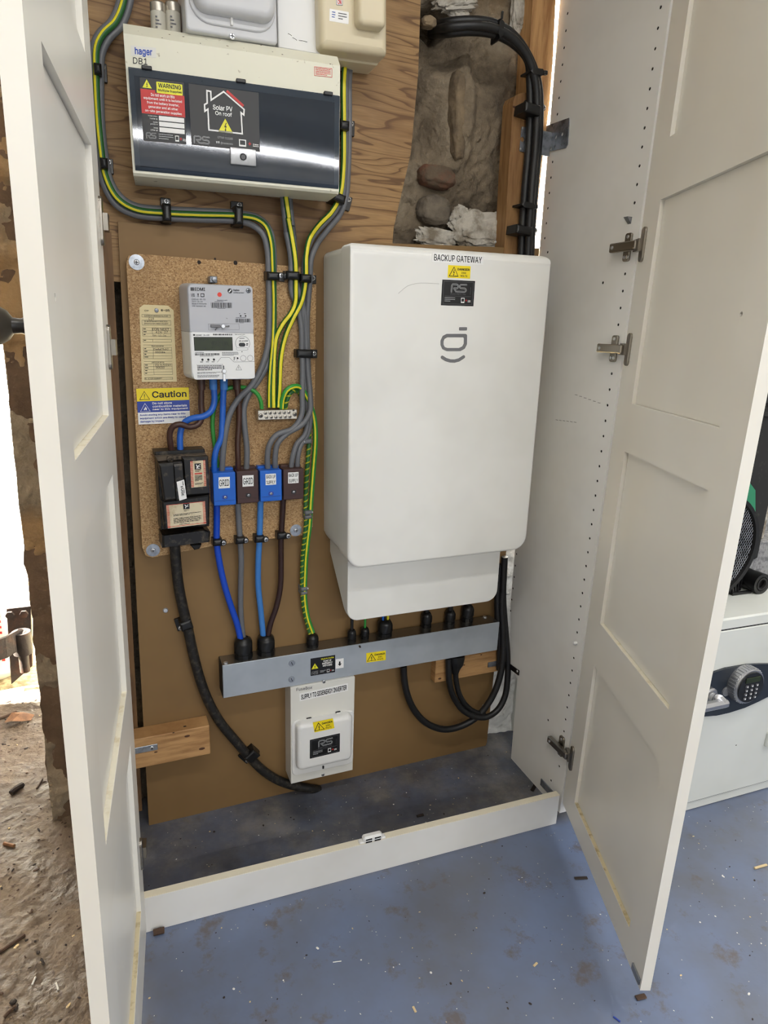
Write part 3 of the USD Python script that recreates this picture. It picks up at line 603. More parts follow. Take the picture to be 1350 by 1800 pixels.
dR, placeR = door((.9655, -.001), (-.156, -.436), .060, [(.060, .118), (.465, .562), (.928, 1.020), (1.380, 1.480)], 1, HR, marks=[(.400, 1.177)])
LD = np.array([-.034, -.503+.025]); HL = (.0205, -.025)
dL, placeL = door(HL, LD, .035, [(.035, .150), (.480, .575), (.920, 1.003), (1.340, 1.440)], -1, [PY(185, 392, -.03)[2], PY(203, 610, -.03)[2], PY(245, 1490, -.03)[2]], knob=(.425, 1.122), marks=[(.430, 1.146)])
wd.add('magnet_catch', placeR(cbox(.430, .462, -.003, .001, .066, .080, .001)), 'dark_steel', under=dR, world=True)
# push catch on the plinth, brackets, shelf pins
pc = PZ(655, 1478, .082); c = wd.add('door_catch', cat(cbox(pc[0]-.022, pc[0]+.022, .000, .016, .081, .097, .004), cbox(pc[0]-.030, pc[0]+.030, .002, .015, .081, .086, .002)), 'white_plastic', under=pl, world=True)
for k in (-1, 1):
    wd.add('slot', cat(bx(pc[0]+k*.010-.007, pc[0]+k*.010+.007, -.0006, .002, .084, .087), bx(pc[0]+k*.010-.007, pc[0]+k*.010+.007, -.0006, .002, .090, .093)), 'label_black', under=pl, world=True)
q = PX(1107, 386, .964); wd.add('shelf_pin', hull([(.964, q[1]-.006, q[2]+.004), (.964, q[1]+.006, q[2]+.004), (.953, q[1]-.006, q[2]+.004), (.953, q[1]+.006, q[2]+.004), (.964, q[1]-.005, q[2]-.008), (.964, q[1]+.004, q[2]-.008), (.961, q[1], q[2]-.006)]), 'dark_steel', world=True)
for px in ((1013, 1130), (894, 1043)):
    q = PX(*px, .964); wd.add('shelf_pin', lathe([(0, 0), (.004, 0), (.004, .006), (.003, .008), (0, .009)], 12, '-x', (.964, q[1], q[2])), 'white_plastic', world=True)
q0, q1 = PX(955, 1378, .963), PX(971, 1398, .963)
wd.add('angle_bracket', cat(bx(.9615, .9638, .020, q0[1]+.01, q1[2]-.006, q1[2]+.012), bx(.945, .963, .0185, .0205, q1[2]-.006, q1[2]+.012)), 'dark_steel', world=True)
for qa, qb, sd in (((1012, 694), (1052, 708), 1), ((978, 738), (1010, 742), 2)):
    a, b = PX(*qa, .9637), PX(*qb, .9637)
    wd.add('scuff', cat(*[bx(.96375, .9641, a[1]+(b[1]-a[1])*t-.006, a[1]+(b[1]-a[1])*t+.003, a[2]+(b[2]-a[2])*t-.0006, a[2]+(b[2]-a[2])*t+.0006) for t in np.linspace(0, 1, 6)]), 'scuff_dark', world=True)

# ------------------------------------------------------------------ boards on the rear wall
def q4(*pts, w=0.0): return Polygon([wuz(*p, w) for p in pts])
BW = np.eye(4); BW[:3, :3] = np.stack([EX, -NW, ZZ], 1); BW[:3, 3] = WO       # board frame: x = u, y = -w, z
def board(name, label, c, poly, w, t, m, edge=None):
    b = T(name, label, c, BW); M = ext(poly, t, -w); p = b.add('panel', M, m, smooth=False); return b
ul = wuz(150, 200)[0]
ply = board('plywood_sheet', 'knotty plywood sheet screwed to the stone wall behind the fuse boards', 'plywood board',
            Polygon([(-.009, 1.20), (wuz(686, 440, -.012)[0], 1.20), wuz(692, 400, -.012), wuz(722, 270, -.012), wuz(735, 130, -.012), wuz(741, -40, -.012), (.62, 1.90), (-.009, 1.90)]), -.012, .018, 'plywood')
mdfb = board('mdf_board', 'large brown hardboard sheet standing on the floor behind all the boxes', 'board',
             Polygon([wuz(207, 389), wuz(580, 424), wuz(948, 437), (.955, .95), (.952, .012), wuz(853, 1313), wuz(560, 1382), wuz(262, 1451), (.036, .55)]), 0, .012, 'mdf')
for px, r in (((850, 1240), .004), ((871, 425), .003), ((291, 1073), .006)):
    q = wuz(*px, 0); mdfb.add('screw', lathe([(0, 0), (r, 0), (r*.7, r*.4), (0, r*.5)], 12, '-y', (q[0], 0, q[1])), 'screw')
chip = board('chipboard_panel', 'round-cornered chipboard backboard carrying the electricity meter', 'chipboard panel', Polygon([wuz(222, 462, .018), wuz(226, 449, .018), wuz(240, 446, .018), wuz(540, 470, .018), wuz(553, 480, .018), wuz(556, 492, .018),
             wuz(552, 800, .018), wuz(550, 925, .018), wuz(541, 940, .018), wuz(400, 955, .018), wuz(268, 980, .018), wuz(256, 977, .018), wuz(250, 962, .018)]), .018, .0178, 'chipboard')
for px in ((240, 461), (269, 967), (520, 932)):
    x, z = wuz(*px, .018); p = chip.add('washer', lathe([(0, 0), (.0135, 0), (.0135, .0012), (.0045, .0016), (0, .0016)], 28, '-y', (x, -.018, z)), 'zinc'); screw(chip, x, z, -.0196, .0050, under=p)
    s = .0030; chip.add('cross_slot', cat(bx(x-s, x+s, -.0222, -.0205, z-.0007, z+.0007), bx(x-.0007, x+.0007, -.0222, -.0205, z-s, z+s)), 'screw_slot', under=p)
for px, r in (((350, 461), .0035), ((414, 462), .004), ((378, 455), .002)):
    x, z = wuz(*px, .018); chip.add('hole', lathe([(0, 0), (r, 0), (r*.6, .0006), (0, .0007)], 12, '-y', (x, -.018, z)), 'chip_dark')

# timber: battens, blocks, brackets
def timber(name, label, poly, w, t, m='timber_up', knots=()):
    b = T(name, label, 'timber', BW); b.add('batten', ext(poly, t, -w), m, smooth=False)
    for px, r in knots:
        x, z = wuz(*px, w); k = lathe([(0, 0), (r, 0), (r*.5, .0004), (0, .0005)], 14, '-y', (0, 0, 0)); k.apply_scale([1.4, 1, .8]); k.apply_translation([x, -w, z]); b.add('knot', k, 'knot')
    return b
tall = timber('timber_batten', 'tall pale timber batten running to the ceiling against the wardrobe side', Polygon([wuz(902, 500, -.02), wuz(926, 170, -.02), wuz(940, -60, -.02), wuz(979, -60, -.02), wuz(972, 100, -.02), wuz(966, 180, -.02), wuz(955, 267, -.02), wuz(946, 350, -.02), wuz(936, 470, -.02), (.915, .02), (.895, .02)]), -.02, .045)
shortb = timber('timber_batten', 'short brown timber batten with a rounded top beside the bare stone', Polygon([wuz(886, 446, .002), wuz(894, 300, .002), wuz(902, 178, .002), wuz(906, 168, .002), wuz(914, 164, .002), wuz(948, 160, .002), wuz(925, 446, .002)]), .002, .04, 'timber_mid', (((904, 188), .003), ((911, 360), .002)))
leftb = timber('timber_batten', 'old dark timber batten in the gap left of the hardboard sheet', Polygon([(-.009, 0.04), (.022, 0.04), (.030, 1.285), (-.009, 1.285)]), -.006, .035, 'timber_old')
lb = T('timber_block', 'pale softwood block with knots and a steel strap at lower left', 'timber block', wallM(.0963-.02, .2261, .045, -.42, -.49, -.19, d=.045))
lb.add('block', cbox(-.0754-.03, .0754+.02, -.045, 0, -.0366, .0366, .0015), 'timber', smooth=False)
for px, r in (((329, 1294), .004), ((355, 1316), .0045), ((274, 1322), .0025)):
    x, z = lb.L(*px, -.045); k = lathe([(0, 0), (r, 0), (r*.5, .0004), (0, .0005)], 14, '-y'); k.apply_scale([1.5, 1, .7]); k.apply_translation([x, -.045, z]); lb.add('knot', k, 'knot')
for px, r in (((325, 1277), .003), ((305, 1288), .002)):
    pp = PZ(*px, .2261+.0366); q = lb.inv @ np.r_[pp, 1]; lb.add('nail_hole', cbox(q[0]-r, q[0]+r, q[1]-r*.7, q[1]+r*.7, .0362, .0369, .0003), 'chip_dark')
x, z = lb.L(266, 1314, -.045); st = T('flat_bracket', 'grey galvanised flat strap screwed to the lower left timber block', 'bracket', lb.M)
st.add('strap', cbox(x-.060, x+.013, -.0472, -.0452, z-.0075, z+.0075, .0008), 'zinc'); screw(st, x+.001, z, -.0472, .0042)
rb = T('timber_block', 'pale softwood block under the right end of the steel trunking', 'timber block', wallM(*wuz(822, 1171, .026), .026, -.6, -.37, -.4, d=.026))
rb.add('block', cbox(-.096, .100, -.026, 0, -.0324, .0324, .0015), 'timber', smooth=False)
for px, r in (((773, 1193), .0035), ((816, 1169), .002), ((846, 1151), .002)):
    x, z = rb.L(*px, -.026); k = lathe([(0, 0), (r, 0), (r*.5, .0004), (0, .0005)], 14, '-y'); k.apply_scale([1.4, 1, .8]); k.apply_translation([x, -.026, z]); rb.add('knot', k, 'knot')
x0, z0 = rb.L(857, 1168, -.026); e = PX(913, 1183, .9635); e0 = rb.M[:3, 3]+rb.M[:3, :3] @ np.array([x0, -.0275, z0])
br = T('angle_bracket', 'black steel strap joining the right timber block to the wardrobe side', 'bracket', at(.95, .28, .29))
br.add('short_leg', cat(hull([tuple(e0+EX*a+NW*b+ZZ*c) for a in (0, .114) for b in (0, .002) for c in (-.007, .007)])), 'dark_steel', world=True)
bk = e0+EX*.112; br.add('long_leg', hull([(.9612, bk[1], bk[2]-.007), (.9632, bk[1], bk[2]-.007), (.9612, bk[1], bk[2]+.007), (.9632, bk[1], bk[2]+.007), (.9612, e[1], e[2]-.007), (.9632, e[1], e[2]-.007), (.9612, e[1], e[2]+.007), (.9632, e[1], e[2]+.007)]), 'black_plastic', world=True)
pp = PX(909, 1180, .961); br.add('screw', lathe([(0, 0), (.004, 0), (.003, .0015), (0, .002)], 12, '-x', tuple(pp)), 'screw', world=True)
# big plated corner bracket at upper right
cb = T('corner_bracket', 'plated steel corner bracket with many holes fixing the wardrobe to the batten', 'bracket', at(.95, .32, 1.55))
a, b_, c_, d_ = [PX(*p, .9632) for p in ((962, 221), (1001, 209), (998, 259), (961, 267))]
leaf = Polygon([(a[1]+.004, a[2]), (b_[1], b_[2]+.002), (b_[1]-.001, b_[2]-.004), (c_[1], c_[2]+.006), (c_[1]+.006, c_[2]), (d_[1]+.004, d_[2])])
hs = []
for px, r in (((973, 221), .0026), ((978, 241), .0042), ((989, 236), .0042), ((971, 242), .0022), ((976, 258), .0022), ((969, 262), .0034), ((992, 219), .0022), ((997, 226), .002), ((988, 254), .002), ((995, 252), .002)):
    q = PX(*px, .9632); hs.append(Point(q[1], q[2]).buffer(r, 6))
lm = ext(leaf.difference(unary_union(hs)), .002, 0); v = np.array(lm.vertices); lm.vertices = np.c_[.9616+v[:, 1], v[:, 0], v[:, 2]]; lm.fix_normals(); cb.add('side_leaf', lm, 'dark_steel', world=True, smooth=False)
Ya = a[1]; zc = (a[2]+d_[2])/2; hz = (a[2]-d_[2])/2
up, lo = wuz(916, 222, .004), wuz(913, 266, .004)
fl = sbox(lo[0], lo[1], .962, up[1]).buffer(-.003).buffer(.003)
for px, r in (((919, 225), .002), ((915, 262), .002), ((918, 245), .005)): fl = fl.difference(Point(*wuz(*px, .004)).buffer(r, 6))
flm = ext(fl, .0018, -.0045); flm.apply_transform(BW); cb.add('wall_leaf', flm, 'dark_steel', world=True, smooth=False)
for px in ((919, 225), (915, 262)):
    q = PW(*px, .0047); s_ = lathe([(0, 0), (.003, 0), (.002, .0015), (0, .0018)], 10, '-y', (0, 0, 0)); s_.apply_translation(q); cb.add('screw', s_, 'screw', world=True)

# ------------------------------------------------------------------ consumer unit (white and smoked, top left)
W, H, D = .3575, .2082, .10
cu = T('consumer_unit', 'wide cream distribution board with a smoked lid and warning stickers', 'fuse box', wallM(.2429, 1.4755, D, -5.33, -1.14, .77, d=D))
lq = [cu.L(*p, -D) for p in ((229, 121), (599, 168), (593.5, 329), (238, 303))]
lx0, lx1 = -W/2+.004, W/2-.0015; lz1 = (lq[0][1]+lq[1][1])/2; lz0 = (lq[2][1]+lq[3][1])/2
prof = Polygon([(-.006, -H/2), (-D+.004, -H/2), (-D, -H/2+.004), (-D, H/2-.002), (-D+.022, H/2+.019), (-D+.030, H/2+.021), (-.006, H/2+.021)])
cm = ext(prof, W, 0); v = np.array(cm.vertices); cm.vertices = np.c_[v[:, 1]-W/2, v[:, 0], v[:, 2]]; cm.fix_normals()
cm = subtract(cm, [bx(lx0+.008, lx1-.008, -D-.01, -D+.035, lz0+.006, lz1-.010)])
body = cu.add('body', cm, 'cream_plastic', smooth=20)
car = cu.add('breaker_carrier', bx(lx0+.009, lx1-.009, -D+.030, -D+.034, lz0+.008, lz1-.012), 'ink_grey')
cu.add('din_plate', cbox(lx0+.011, lx1-.011, -D+.018, -D+.030, lz0+.045, lz1-.045, .001), 'lightgrey_plastic', under=car)
for k in range(14):
    xk = lx0+.030+k*.0225
    mcb = cu.add('breaker', cbox(xk, xk+.0175, -D+.010, -D+.030, lz0+.034, lz1-.034, .001), 'lightgrey_plastic' if k < 12 else 'meter_grey')
    cu.add('toggle', cbox(xk+.004, xk+.013, -D+.0045, -D+.011, -.028, -.014, .001), 'label_red' if k in (10, 11) else 'black_plastic', under=mcb)
    if k == 10: cu.add('test_button', cbox(xk+.002, xk+.0155, -D+.008, -D+.011, .0, .018, .001), 'label_red', under=mcb)
lp = Polygon([(-D+.0005, lz1), (-D-.0030, lz1), (-D-.0045, lz1-.002), (-D-.0045, lz0+.010), (-D-.0042, lz0+.007), (-D-.0030, lz0+.003), (-D-.0012, lz0), (-D+.0005, lz0)])
lm_ = ext(lp, lx1-lx0, 0); v = np.array(lm_.vertices); lm_.vertices = np.c_[v[:, 1]+lx0, v[:, 0], v[:, 2]]; lm_.fix_normals()
lid = cu.add('lid', lm_, 'smoked_lid', smooth=50)
yl = -D-.0046
for px in ((258, 121), (423, 144), (576, 166)):
    x, z = cu.L(*px, -D); cu.add('lid_catch', cbox(x-.008, x+.008, -D-.0075, -D+.002, z-.003, z+.003, .001), 'black_plastic')
x0, z1 = cu.L(404, 259, yl); x1, z0 = cu.L(450, 294, yl)
lt = cu.add('lid_latch', cbox(x0, x1, yl-.0050, yl+.0003, z0, z1, .001), 'clear_latch'); cx, cz = cu.L(427, 277, yl)
cu.add('finger_hole', lathe([(0, 0), (.0055, 0), (.0055, .0012), (.0045, .0016), (.004, .0004), (0, .0004)], 20, '-y', (cx, yl-.0051, cz)), 'label_dull', under=lt)
S = Sticker(cu, [(229.5, 80), (274, 84), (274.5, 102), (230.5, 98)], -D, 'maker_label', 'offwhite_metal'); S.text('hager', .16, .14, .85, 1.0, 'ink_blue', True); S.done()
S = Sticker(cu, [(232, 99), (262, 102), (262, 116), (232, 113)], -D, 'handwriting', 'cream_plastic'); S.text('DB1', .06, .12, .9, .9, 'ink', False); S.done()
S = Sticker(cu, [(552, 117), (584, 120), (584, 137), (552, 133)], -D, 'small_label', 'cream_plastic'); S.frame(.02, .04, .98, .96, .05, 'label_red'); S.dashes(.08, .14, .92, .92, 5, 'label_red', 3, .45); S.done()
for k in range(60):
    xx = rng.uniform(-W/2+.01, W/2-.01); t_ = rng.random(); r = rng.uniform(.0004, .0012)
    if k < 40: cu.add('grime', cbox(xx-r, xx+r*rng.uniform(1, 3), -D+.022*t_-.0004, -D+.022*t_+.0004, H/2-.002+.021*t_-r*.5, H/2-.002+.021*t_+r*.5, .0002), 'stick', under=body) if k < 14 else None
# warning sticker
S = Sticker(cu, [(245.4, 136), (323, 145), (327.8, 254.2), (252, 247)], yl, 'warning_sticker', 'label_black')
S.tri(.155, .02, .155, 'label_lime'); S.poly(S.iso(sbox(.36*S.asp+.02, .05, .97*S.asp-.02, .20).buffer(.014)), 'label_lime', 1, 'yellow_panel')
S.text('WARNING', .41, .055, .93, .125, bold=True); S.text('Multiple Supplies', .4, .145, .94, .19, bold=True)
S.rect(0, .175, .335, .56, 'label_red', 1, 'red_panel'); S.rect(.335, .215, 1, .56, 'label_red', 1, 'red_panel')
for k, tx in enumerate(('Do not work on this', 'equipment until it is isolated', 'from the battery inverter,', 'generator and all other', 'on-site generation supplies')):
    wv = (.27, .44, .37, .34, .42)[k]; S.text(tx, .5-wv, .225+k*.066, .5+wv, .275+k*.066, 'label_white', True)
for k, (t1, t2) in enumerate((('Isolate battery', 'inverter at:'), ('Isolate', 'generator at:'), ('Isolate', 'other at:'))):
    v0 = .575+k*.092; S.rect(.385, v0, .97, v0+.075, 'label_white', 1, 'write_box'); S.text(t1, .14 if k == 0 else .25, v0+.005, .355, v0+.028, 'label_white'); S.text(t2, .18, v0+.042, .355, v0+.068, 'label_white')
rs_logo(S, .07, .86, .3, .95); S.dashes(.36, .865, .7, .97, 3, 'silver_print', 8, .3); phone_and_plus(S, .74, .87, .99, .965); S.done()
# solar sticker
S = Sticker(cu, [(331.3, 147), (454.3, 163), (457, 267.2), (336.6, 254.2)], yl, 'solar_sticker', 'label_black')
def c2(x, y):      # from the close-up's pixels to this sticker's u, v
    P = cu.L(225+x/5.625, 120+y/5.625, yl); A = np.stack([S.U, S.V], 1); return tuple(np.linalg.solve(A, P-S.O))
house = [c2(*p) for p in ((800, 610), (790, 405), (760, 425), (757, 360), (783, 345), (780, 222), (818, 230), (822, 315), (945, 232), (1148, 408), (1145, 462), (1118, 440), (1130, 648), (800, 610), (796, 540))]
S.line(house, .026, 'label_white', 1, 'house_outline'); S.line([c2(975, 224), c2(1142, 375)], .045, 'label_red', 1, 'solar_panel')
S.text('Solar PV', .33, .29, .61, .375, 'label_white', True); S.text('On roof', .36, .39, .6, .46, 'label_white', True)
S.tri(.5, .5, .735, 'label_lime'); rs_logo(S, .03, .84, .26, .96); S.text('ELECTRIX LTD', .03, .968, .25, .988, 'ink_grey'); S.text('07769 111203', .38, .81, .6, .845, 'silver_print'); S.text('@rselectrix', .42, .9, .6, .94, 'silver_print')
S.rect(.355, .895, .375, .93, 'silver_print'); S.rect(.385, .895, .405, .93, 'silver_print'); S.text('Call us', .46, .765, .56, .79, 'ink_grey'); phone_and_plus(S, .69, .82, .985, .94); S.done()

# ------------------------------------------------------------------ boxes along the top edge
gb = T('switch_enclosure', 'light grey switch enclosure with a hinged flap, cut by the top of the photo', 'enclosure', wallM(.2356, 1.700, .09, -1.7, -2.0, 0, d=.10)); zb = gb.L(406, 66, -.10)[1]; zb = gb.L(406, 65, -.10)[1]
gx0, gx1 = gb.L(326, 30, -.1)[0], gb.L(487, 30, -.1)[0]
gb.add('body', cat(plate(gx0, gx1, zb, zb+.25, 0, -.10, .006, .004)), 'lightgrey_plastic')
z_ = lambda y, yl=-.1: gb.L(406, y, yl)[1]
gb.add('flap', plate(gx0+.012, gx1-.006, z_(34), zb+.22, -.098, -.122, (.022, .022, .01, .01), .012), 'lightgrey_plastic')
ff = gb.add('flap_rim', plate(gx0+.006, gx1-.003, z_(50), zb+.23, -.098, -.1035, (.035, .035, .01, .01), .003), 'lightgrey_plastic')
x, z = gb.L(408, 64, -.1); screw(gb, x, z, -.1, .0052)
x, z = gb.L(407, 37, -.1036); gb.add('flap_tab', cbox(x-.002, x+.002, -.1075, -.1030, z-.007, z+.007, .0007), 'white_plastic')
wt = T('plastic_trunking', 'white plastic trunking dropping between the grey and beige boxes', 'cable trunking', wallM(.3617, 1.62, .045, -1.47, -1.81, 0, d=.055))
wx0, wx1 = wt.L(489, 40, -.055)[0], wt.L(561, 40, -.055)[0]; wz = wt.L(523, 90, -.055)[1]
wt.add('base_channel', bx(wx0, wx1, -.05, 0, wz, wz+.3), 'white_plastic'); wt.add('cover', cbox(wx0-.001, wx1+.001, -.057, -.047, wz, wz+.3, .0015), 'white_plastic')
for a, b in (((506, 59), (513, 63)), ((514, 66), (522, 71)), ((525, 71), (540, 74))):
    p, q = wt.L(*a, -.057), wt.L(*b, -.057); wt.add('scratch', tube([(p[0], -.0571, p[1]), ((p[0]+q[0])/2, -.0571, (p[1]+q[1])/2+.0005), (q[0], -.0571, q[1])], .0004, 4), 'ink')
bg = T('isolator_switch', 'beige isolator switch with a raised handle block and an ON window', 'isolator switch', wallM(.4572, 1.70, .08, -2.43, -2.92, 0, d=.09))
yb = -.09; bx0, bx1 = bg.L(562, 40, yb)[0], bg.L(682, 40, yb)[0]; bz = bg.L(622, 90, yb)[1]
bg.add('base', plate(bx0+.006, bx1-.004, bz-.004, bz+.25, 0, -.05, .006, .002), 'beige_plastic')
bg.add('cover', plate(bx0, bx1, bz, bz+.25, -.035, yb, .008, .012), 'beige_plastic')
hx0, hx1 = bg.L(629, 30, yb-.02)[0], bg.L(678, 30, yb-.02)[0]; hz = bg.L(654, 47, yb-.02)[1]
bg.add('handle', plate(hx0, hx1, hz, hz+.2, yb+.002, yb-.024, .010, .008), 'beige_plastic')
S = Sticker(bg, [(591, -6), (602, -5), (602, 10), (591, 9)], yb, 'position_window', 'label_white'); S.frame(.02, .02, .98, .98, .05, 'ink_grey'); S.text('ON', .2, .35, .8, .88, 'label_red', True); S.done()
S = Sticker(bg, [(579.5, 15.5), (613, 21), (612.5, 43), (579, 36.5)], yb, 'rating_label', 'label_white', r=.001); S.dashes(.12, .2, .3, .8, 3, 'ink_blue', 4, .3); S.dashes(.45, .2, .9, .85, 3, 'ink_grey', 5, .35); S.done()
for k, (px, lab) in enumerate((((278, 28), 'left of two white capped cartridge fuses standing behind the fuse board'), ((304, 30), 'right of two white capped cartridge fuses, beside the grey box'))):
    x, z = wuz(px[0], px[1], .03); f = T('cartridge_fuse', lab, 'fuse', wallM(x, z-.05, .03, 0, 0, 0)); zt = wuz(px[0], 6, .03)[1]-f.M[2, 3]; zm = wuz(px[0], 22, .03)[1]-f.M[2, 3]
    f.add('ceramic_body', lathe([(0, .0), (.0125, .0), (.0125, zm), (0, zm)], 24), 'fuse_body'); f.add('end_cap', lathe([(0, zm-.001), (.0128, zm-.001), (.0130, zt-.002), (.0115, zt), (.009, zt+.0005), (.008, zt-.001), (0, zt-.001)], 24), 'terminal_metal')
    f.add('small_print', cat(*[bx(-.006, -.006+.0014*(1+(i*7) % 3)*2.2, -.0129, -.0122, zm-.012-.005*i, zm-.010-.005*i) for i in range(4)]), 'ink_grey')

# ------------------------------------------------------------------ electricity meter
W, H = .1178, .1690; D = .082
me = T('electricity_meter', 'grey and white electricity meter with a green display on the chipboard', 'electricity meter', wallM(.2073, 1.1167, .100, -.1, -1.05, .49, d=D))
zs = me.L(390, 585, -D)[1]
def mshell(z0, z1, m, name, e=0.0, rb=.003, rt=.003):
    rings = []
    for ins, y in ((-.003, 0), (-.0025, -.02), (-.0005, -D+.006), (.0008, -D+.0015), (.0028, -D)):
        o = outline(-W/2+ins-(.002 if y > -.03 else 0), W/2-ins, z0+(ins if rb > .004 else 0), z1-(ins if rt > .004 else 0), (rb, rb, rt, rt), 6); rings.append(np.c_[o[:, 0], np.full(len(o), y-e), o[:, 1]])
    return me.add(name, loft(rings), m)
up_ = mshell(zs+.0004, H/2, 'meter_grey', 'upper_case', 0, .0006, .011); lo_ = mshell(-H/2, zs, 'meter_white', 'terminal_cover', .0008, .010, .0006)
S = Sticker(me, [(331.5, 501), (443, 502.3), (446.3, 584.5), (334.5, 585)], -D, 'printed_face', 'meter_grey', r=.007)
cx = lambda x: (x-250)/(1155-250); cv = lambda y: (y-165)/(830-165)
S.rect(cx(278), cv(200), cx(326), cv(245), 'ink'); 
for k in range(3): S.rect(cx(278), cv(212+k*12), cx(326), cv(214+k*12), 'meter_grey', 2)
S.text('EDMI', cx(335), cv(200), cx(478), cv(245), bold=True); S.text('UK', cx(282), cv(282), cx(333), cv(303), bold=True); S.text('CA', cx(285), cv(306), cx(333), cv(327), bold=True)
S.rect(cx(365), cv(282), cx(392), cv(287), 'ink'); S.rect(cx(373), cv(287), cx(384), cv(312), 'ink'); S.rect(cx(365), cv(319), cx(392), cv(325), 'ink'); S.frame(cx(416), cv(284), cx(460), cv(325), .012, 'ink')
S.text('CS0160-00-00', cx(284), cv(350), cx(478), cv(372), 'ink_grey'); S.text('2024-03-02', cx(286), cv(382), cx(436), cv(402), 'ink_grey'); S.text('Made in Romania', cx(288), cv(412), cx(490), cv(432), 'ink_grey'); S.text('HW Version: A2', cx(290), cv(444), cx(478), cv(464), 'ink_grey')
S.poly(S.iso(Point(cx(678)*S.asp, cv(293)).buffer(.047)), 'red_dot', 1, 'red_dot'); S.text('Standard 4G1', cx(640), cv(363), cx(786), cv(380), 'ink_grey'); S.dashes(cx(605), cv(388), cx(810), cv(398), 1, 'ink_grey', 4, .7); S.barcode(cx(552), cv(405), cx(852), cv(480), 4, 36); S.dashes(cx(640), cv(484), cx(770), cv(492), 1, 'ink_grey', 2, .7)
S.poly(S.iso(Point(cx(828)*S.asp, cv(240)).buffer(.052)), 'label_black', 1, 'emblem'); S.line([(cx(812), cv(258)), (cx(846), cv(222))], .022, 'label_white', 2, 'emblem'); S.text('ZigBee', cx(872), cv(216), cx(964), cv(244), bold=True); S.text('certified product', cx(874), cv(254), cx(1028), cv(274))
for x in (971, 1043): S.poly(S.iso(Point(cx(x)*S.asp, cv(592)).buffer(.017)), 'label_black', 1, 'indicator'); S.dashes(cx(x-22), cv(556), cx(x+16), cv(566), 1, 'ink', x, .7)
S.dashes(cx(900), cv(612), cx(1112), cv(622), 1, 'ink', 9, .6); S.barcode(cx(892), cv(632), cx(1118), cv(684), 6, 32); S.dashes(cx(950), cv(688), cx(1060), cv(696), 1, 'ink_grey', 7, .6); S.line([(cx(762), cv(620)), (cx(778), cv(632))], .006, 'ink'); S.frame(cx(502), cv(703), cx(942), cv(790), .004, 'ink_grey'); S.done()
x, z = me.L(436.5, 510.8, -D); screw(me, x, z, -D-.0004, .0045, 'dark_steel')
# wire seal across the split, and lower seal
def seal(pc, horiz):
    x, z = me.L(*pc, -D); y = -D-.004
    p = me.add('lead_seal', lathe([(0, -.0022), (.0032, -.0022), (.0040, -.001), (.0040, .001), (.0032, .0022), (0, .0022)], 16, '-y', (x, y, z)), 'screw')
    if horiz:
        me.add('seal_tab', cbox(x-.022, x-.005, y-.001, y+.003, z-.0026, z+.0022, .0005), 'lead_seal', under=p); me.add('seal_wire', cat(tube([(x, y, z), (x+.006, y, z-.0002), (x+.0115, y+.002, z+.0004)], .0011, 6), tube([(x-.004, y, z-.001), (x-.012, y, z-.004), (x-.014, y+.003, z-.0075)], .0007, 6)), 'lead_seal', under=p)
    else:
        me.add('seal_tab', cbox(x-.0025, x+.0025, y-.001, y+.003, z-.019, z-.005, .0005), 'screw', under=p); me.add('seal_wire', tube([(x, y, z), (x-.0003, y, z+.005), (x, y+.003, z+.0095)], .001, 6), 'lead_seal', under=p)
seal((391.5, 573.3), True)
S = Sticker(me, [(335.6, 586.2), (446.5, 586), (447.4, 665.5), (342, 667)], -D-.0008, 'printed_cover', 'meter_white', r=.004)
cx = lambda x: (x-285)/(1170-285); cv = lambda y: (y-845)/(1490-845)
S.rect(cx(308), cv(856), cx(332), cv(878), 'ink'); S.text('EDMI', cx(348), cv(862), cx(424), cv(880)); S.text('ES-10B', cx(452), cv(860), cx(530), cv(878), 'ink_grey'); S.barcode(cx(582), cv(850), cx(858), cv(872), 8, 26); S.text('Max current 100A', cx(900), cv(852), cx(1042), cv(864), 'ink_grey')
S.rect(cx(312), cv(895), cx(858), cv(1086), 'label_black', 1, 'display_bezel'); S.rect(cx(322), cv(905), cx(850), cv(1078), 'lcd_green', 2, 'display'); S.text('No Supplier', cx(350), cv(918), cx(520), cv(940), 'lcd_ink', lv=3, name='display_text'); S.text('00031 kWh', cx(560), cv(952), cx(788), cv(1012), 'lcd_ink', lv=3, name='display_text'); S.text('La     T1    L2', cx(425), cv(1035), cx(725), cv(1060), 'lcd_ink', lv=3, name='display_text')
S.poly(S.iso(Point(cx(1005)*S.asp, cv(985)).buffer(.165).difference(Point(cx(1005)*S.asp, cv(985)).buffer(.158)).difference(sbox(-9, cv(1040), 9, 9))), 'ink_grey', 1, 'port_ring'); S.text('SG 41000', cx(950), cv(938), cx(1082), cv(960), 'ink'); S.dashes(cx(960), cv(908), cx(1044), cv(920), 1, 'ink_grey', 2, .7); S.dashes(cx(1058), cv(985), cx(1094), cv(1022), 2, 'ink', 4, .6)
S.poly(S.iso(LineString([(cx(975)*S.asp, cv(1003)), (cx(1015)*S.asp, cv(1003))]).buffer(.042)), 'label_dull', 1, 'optical_port'); S.poly(S.iso(LineString([(cx(925)*S.asp, cv(1062)), (cx(1065)*S.asp, cv(1062))]).buffer(.026).difference(LineString([(cx(925)*S.asp, cv(1062)), (cx(1065)*S.asp, cv(1062))]).buffer(.022))), 'ink_grey', 1, 'slot_outline'); S.dashes(cx(980), cv(1098), cx(1024), cv(1110), 1, 'ink', 3, .7)
S.dashes(cx(320), cv(1106), cx(480), cv(1116), 1, 'ink_grey', 5, .7); S.barcode(cx(318), cv(1122), cx(672), cv(1150), 12, 40); S.dashes(cx(385), cv(1156), cx(616), cv(1166), 1, 'ink_grey', 6, .7); S.dashes(cx(700), cv(1106), cx(940), cv(1162), 4, 'ink_grey', 7, .45)
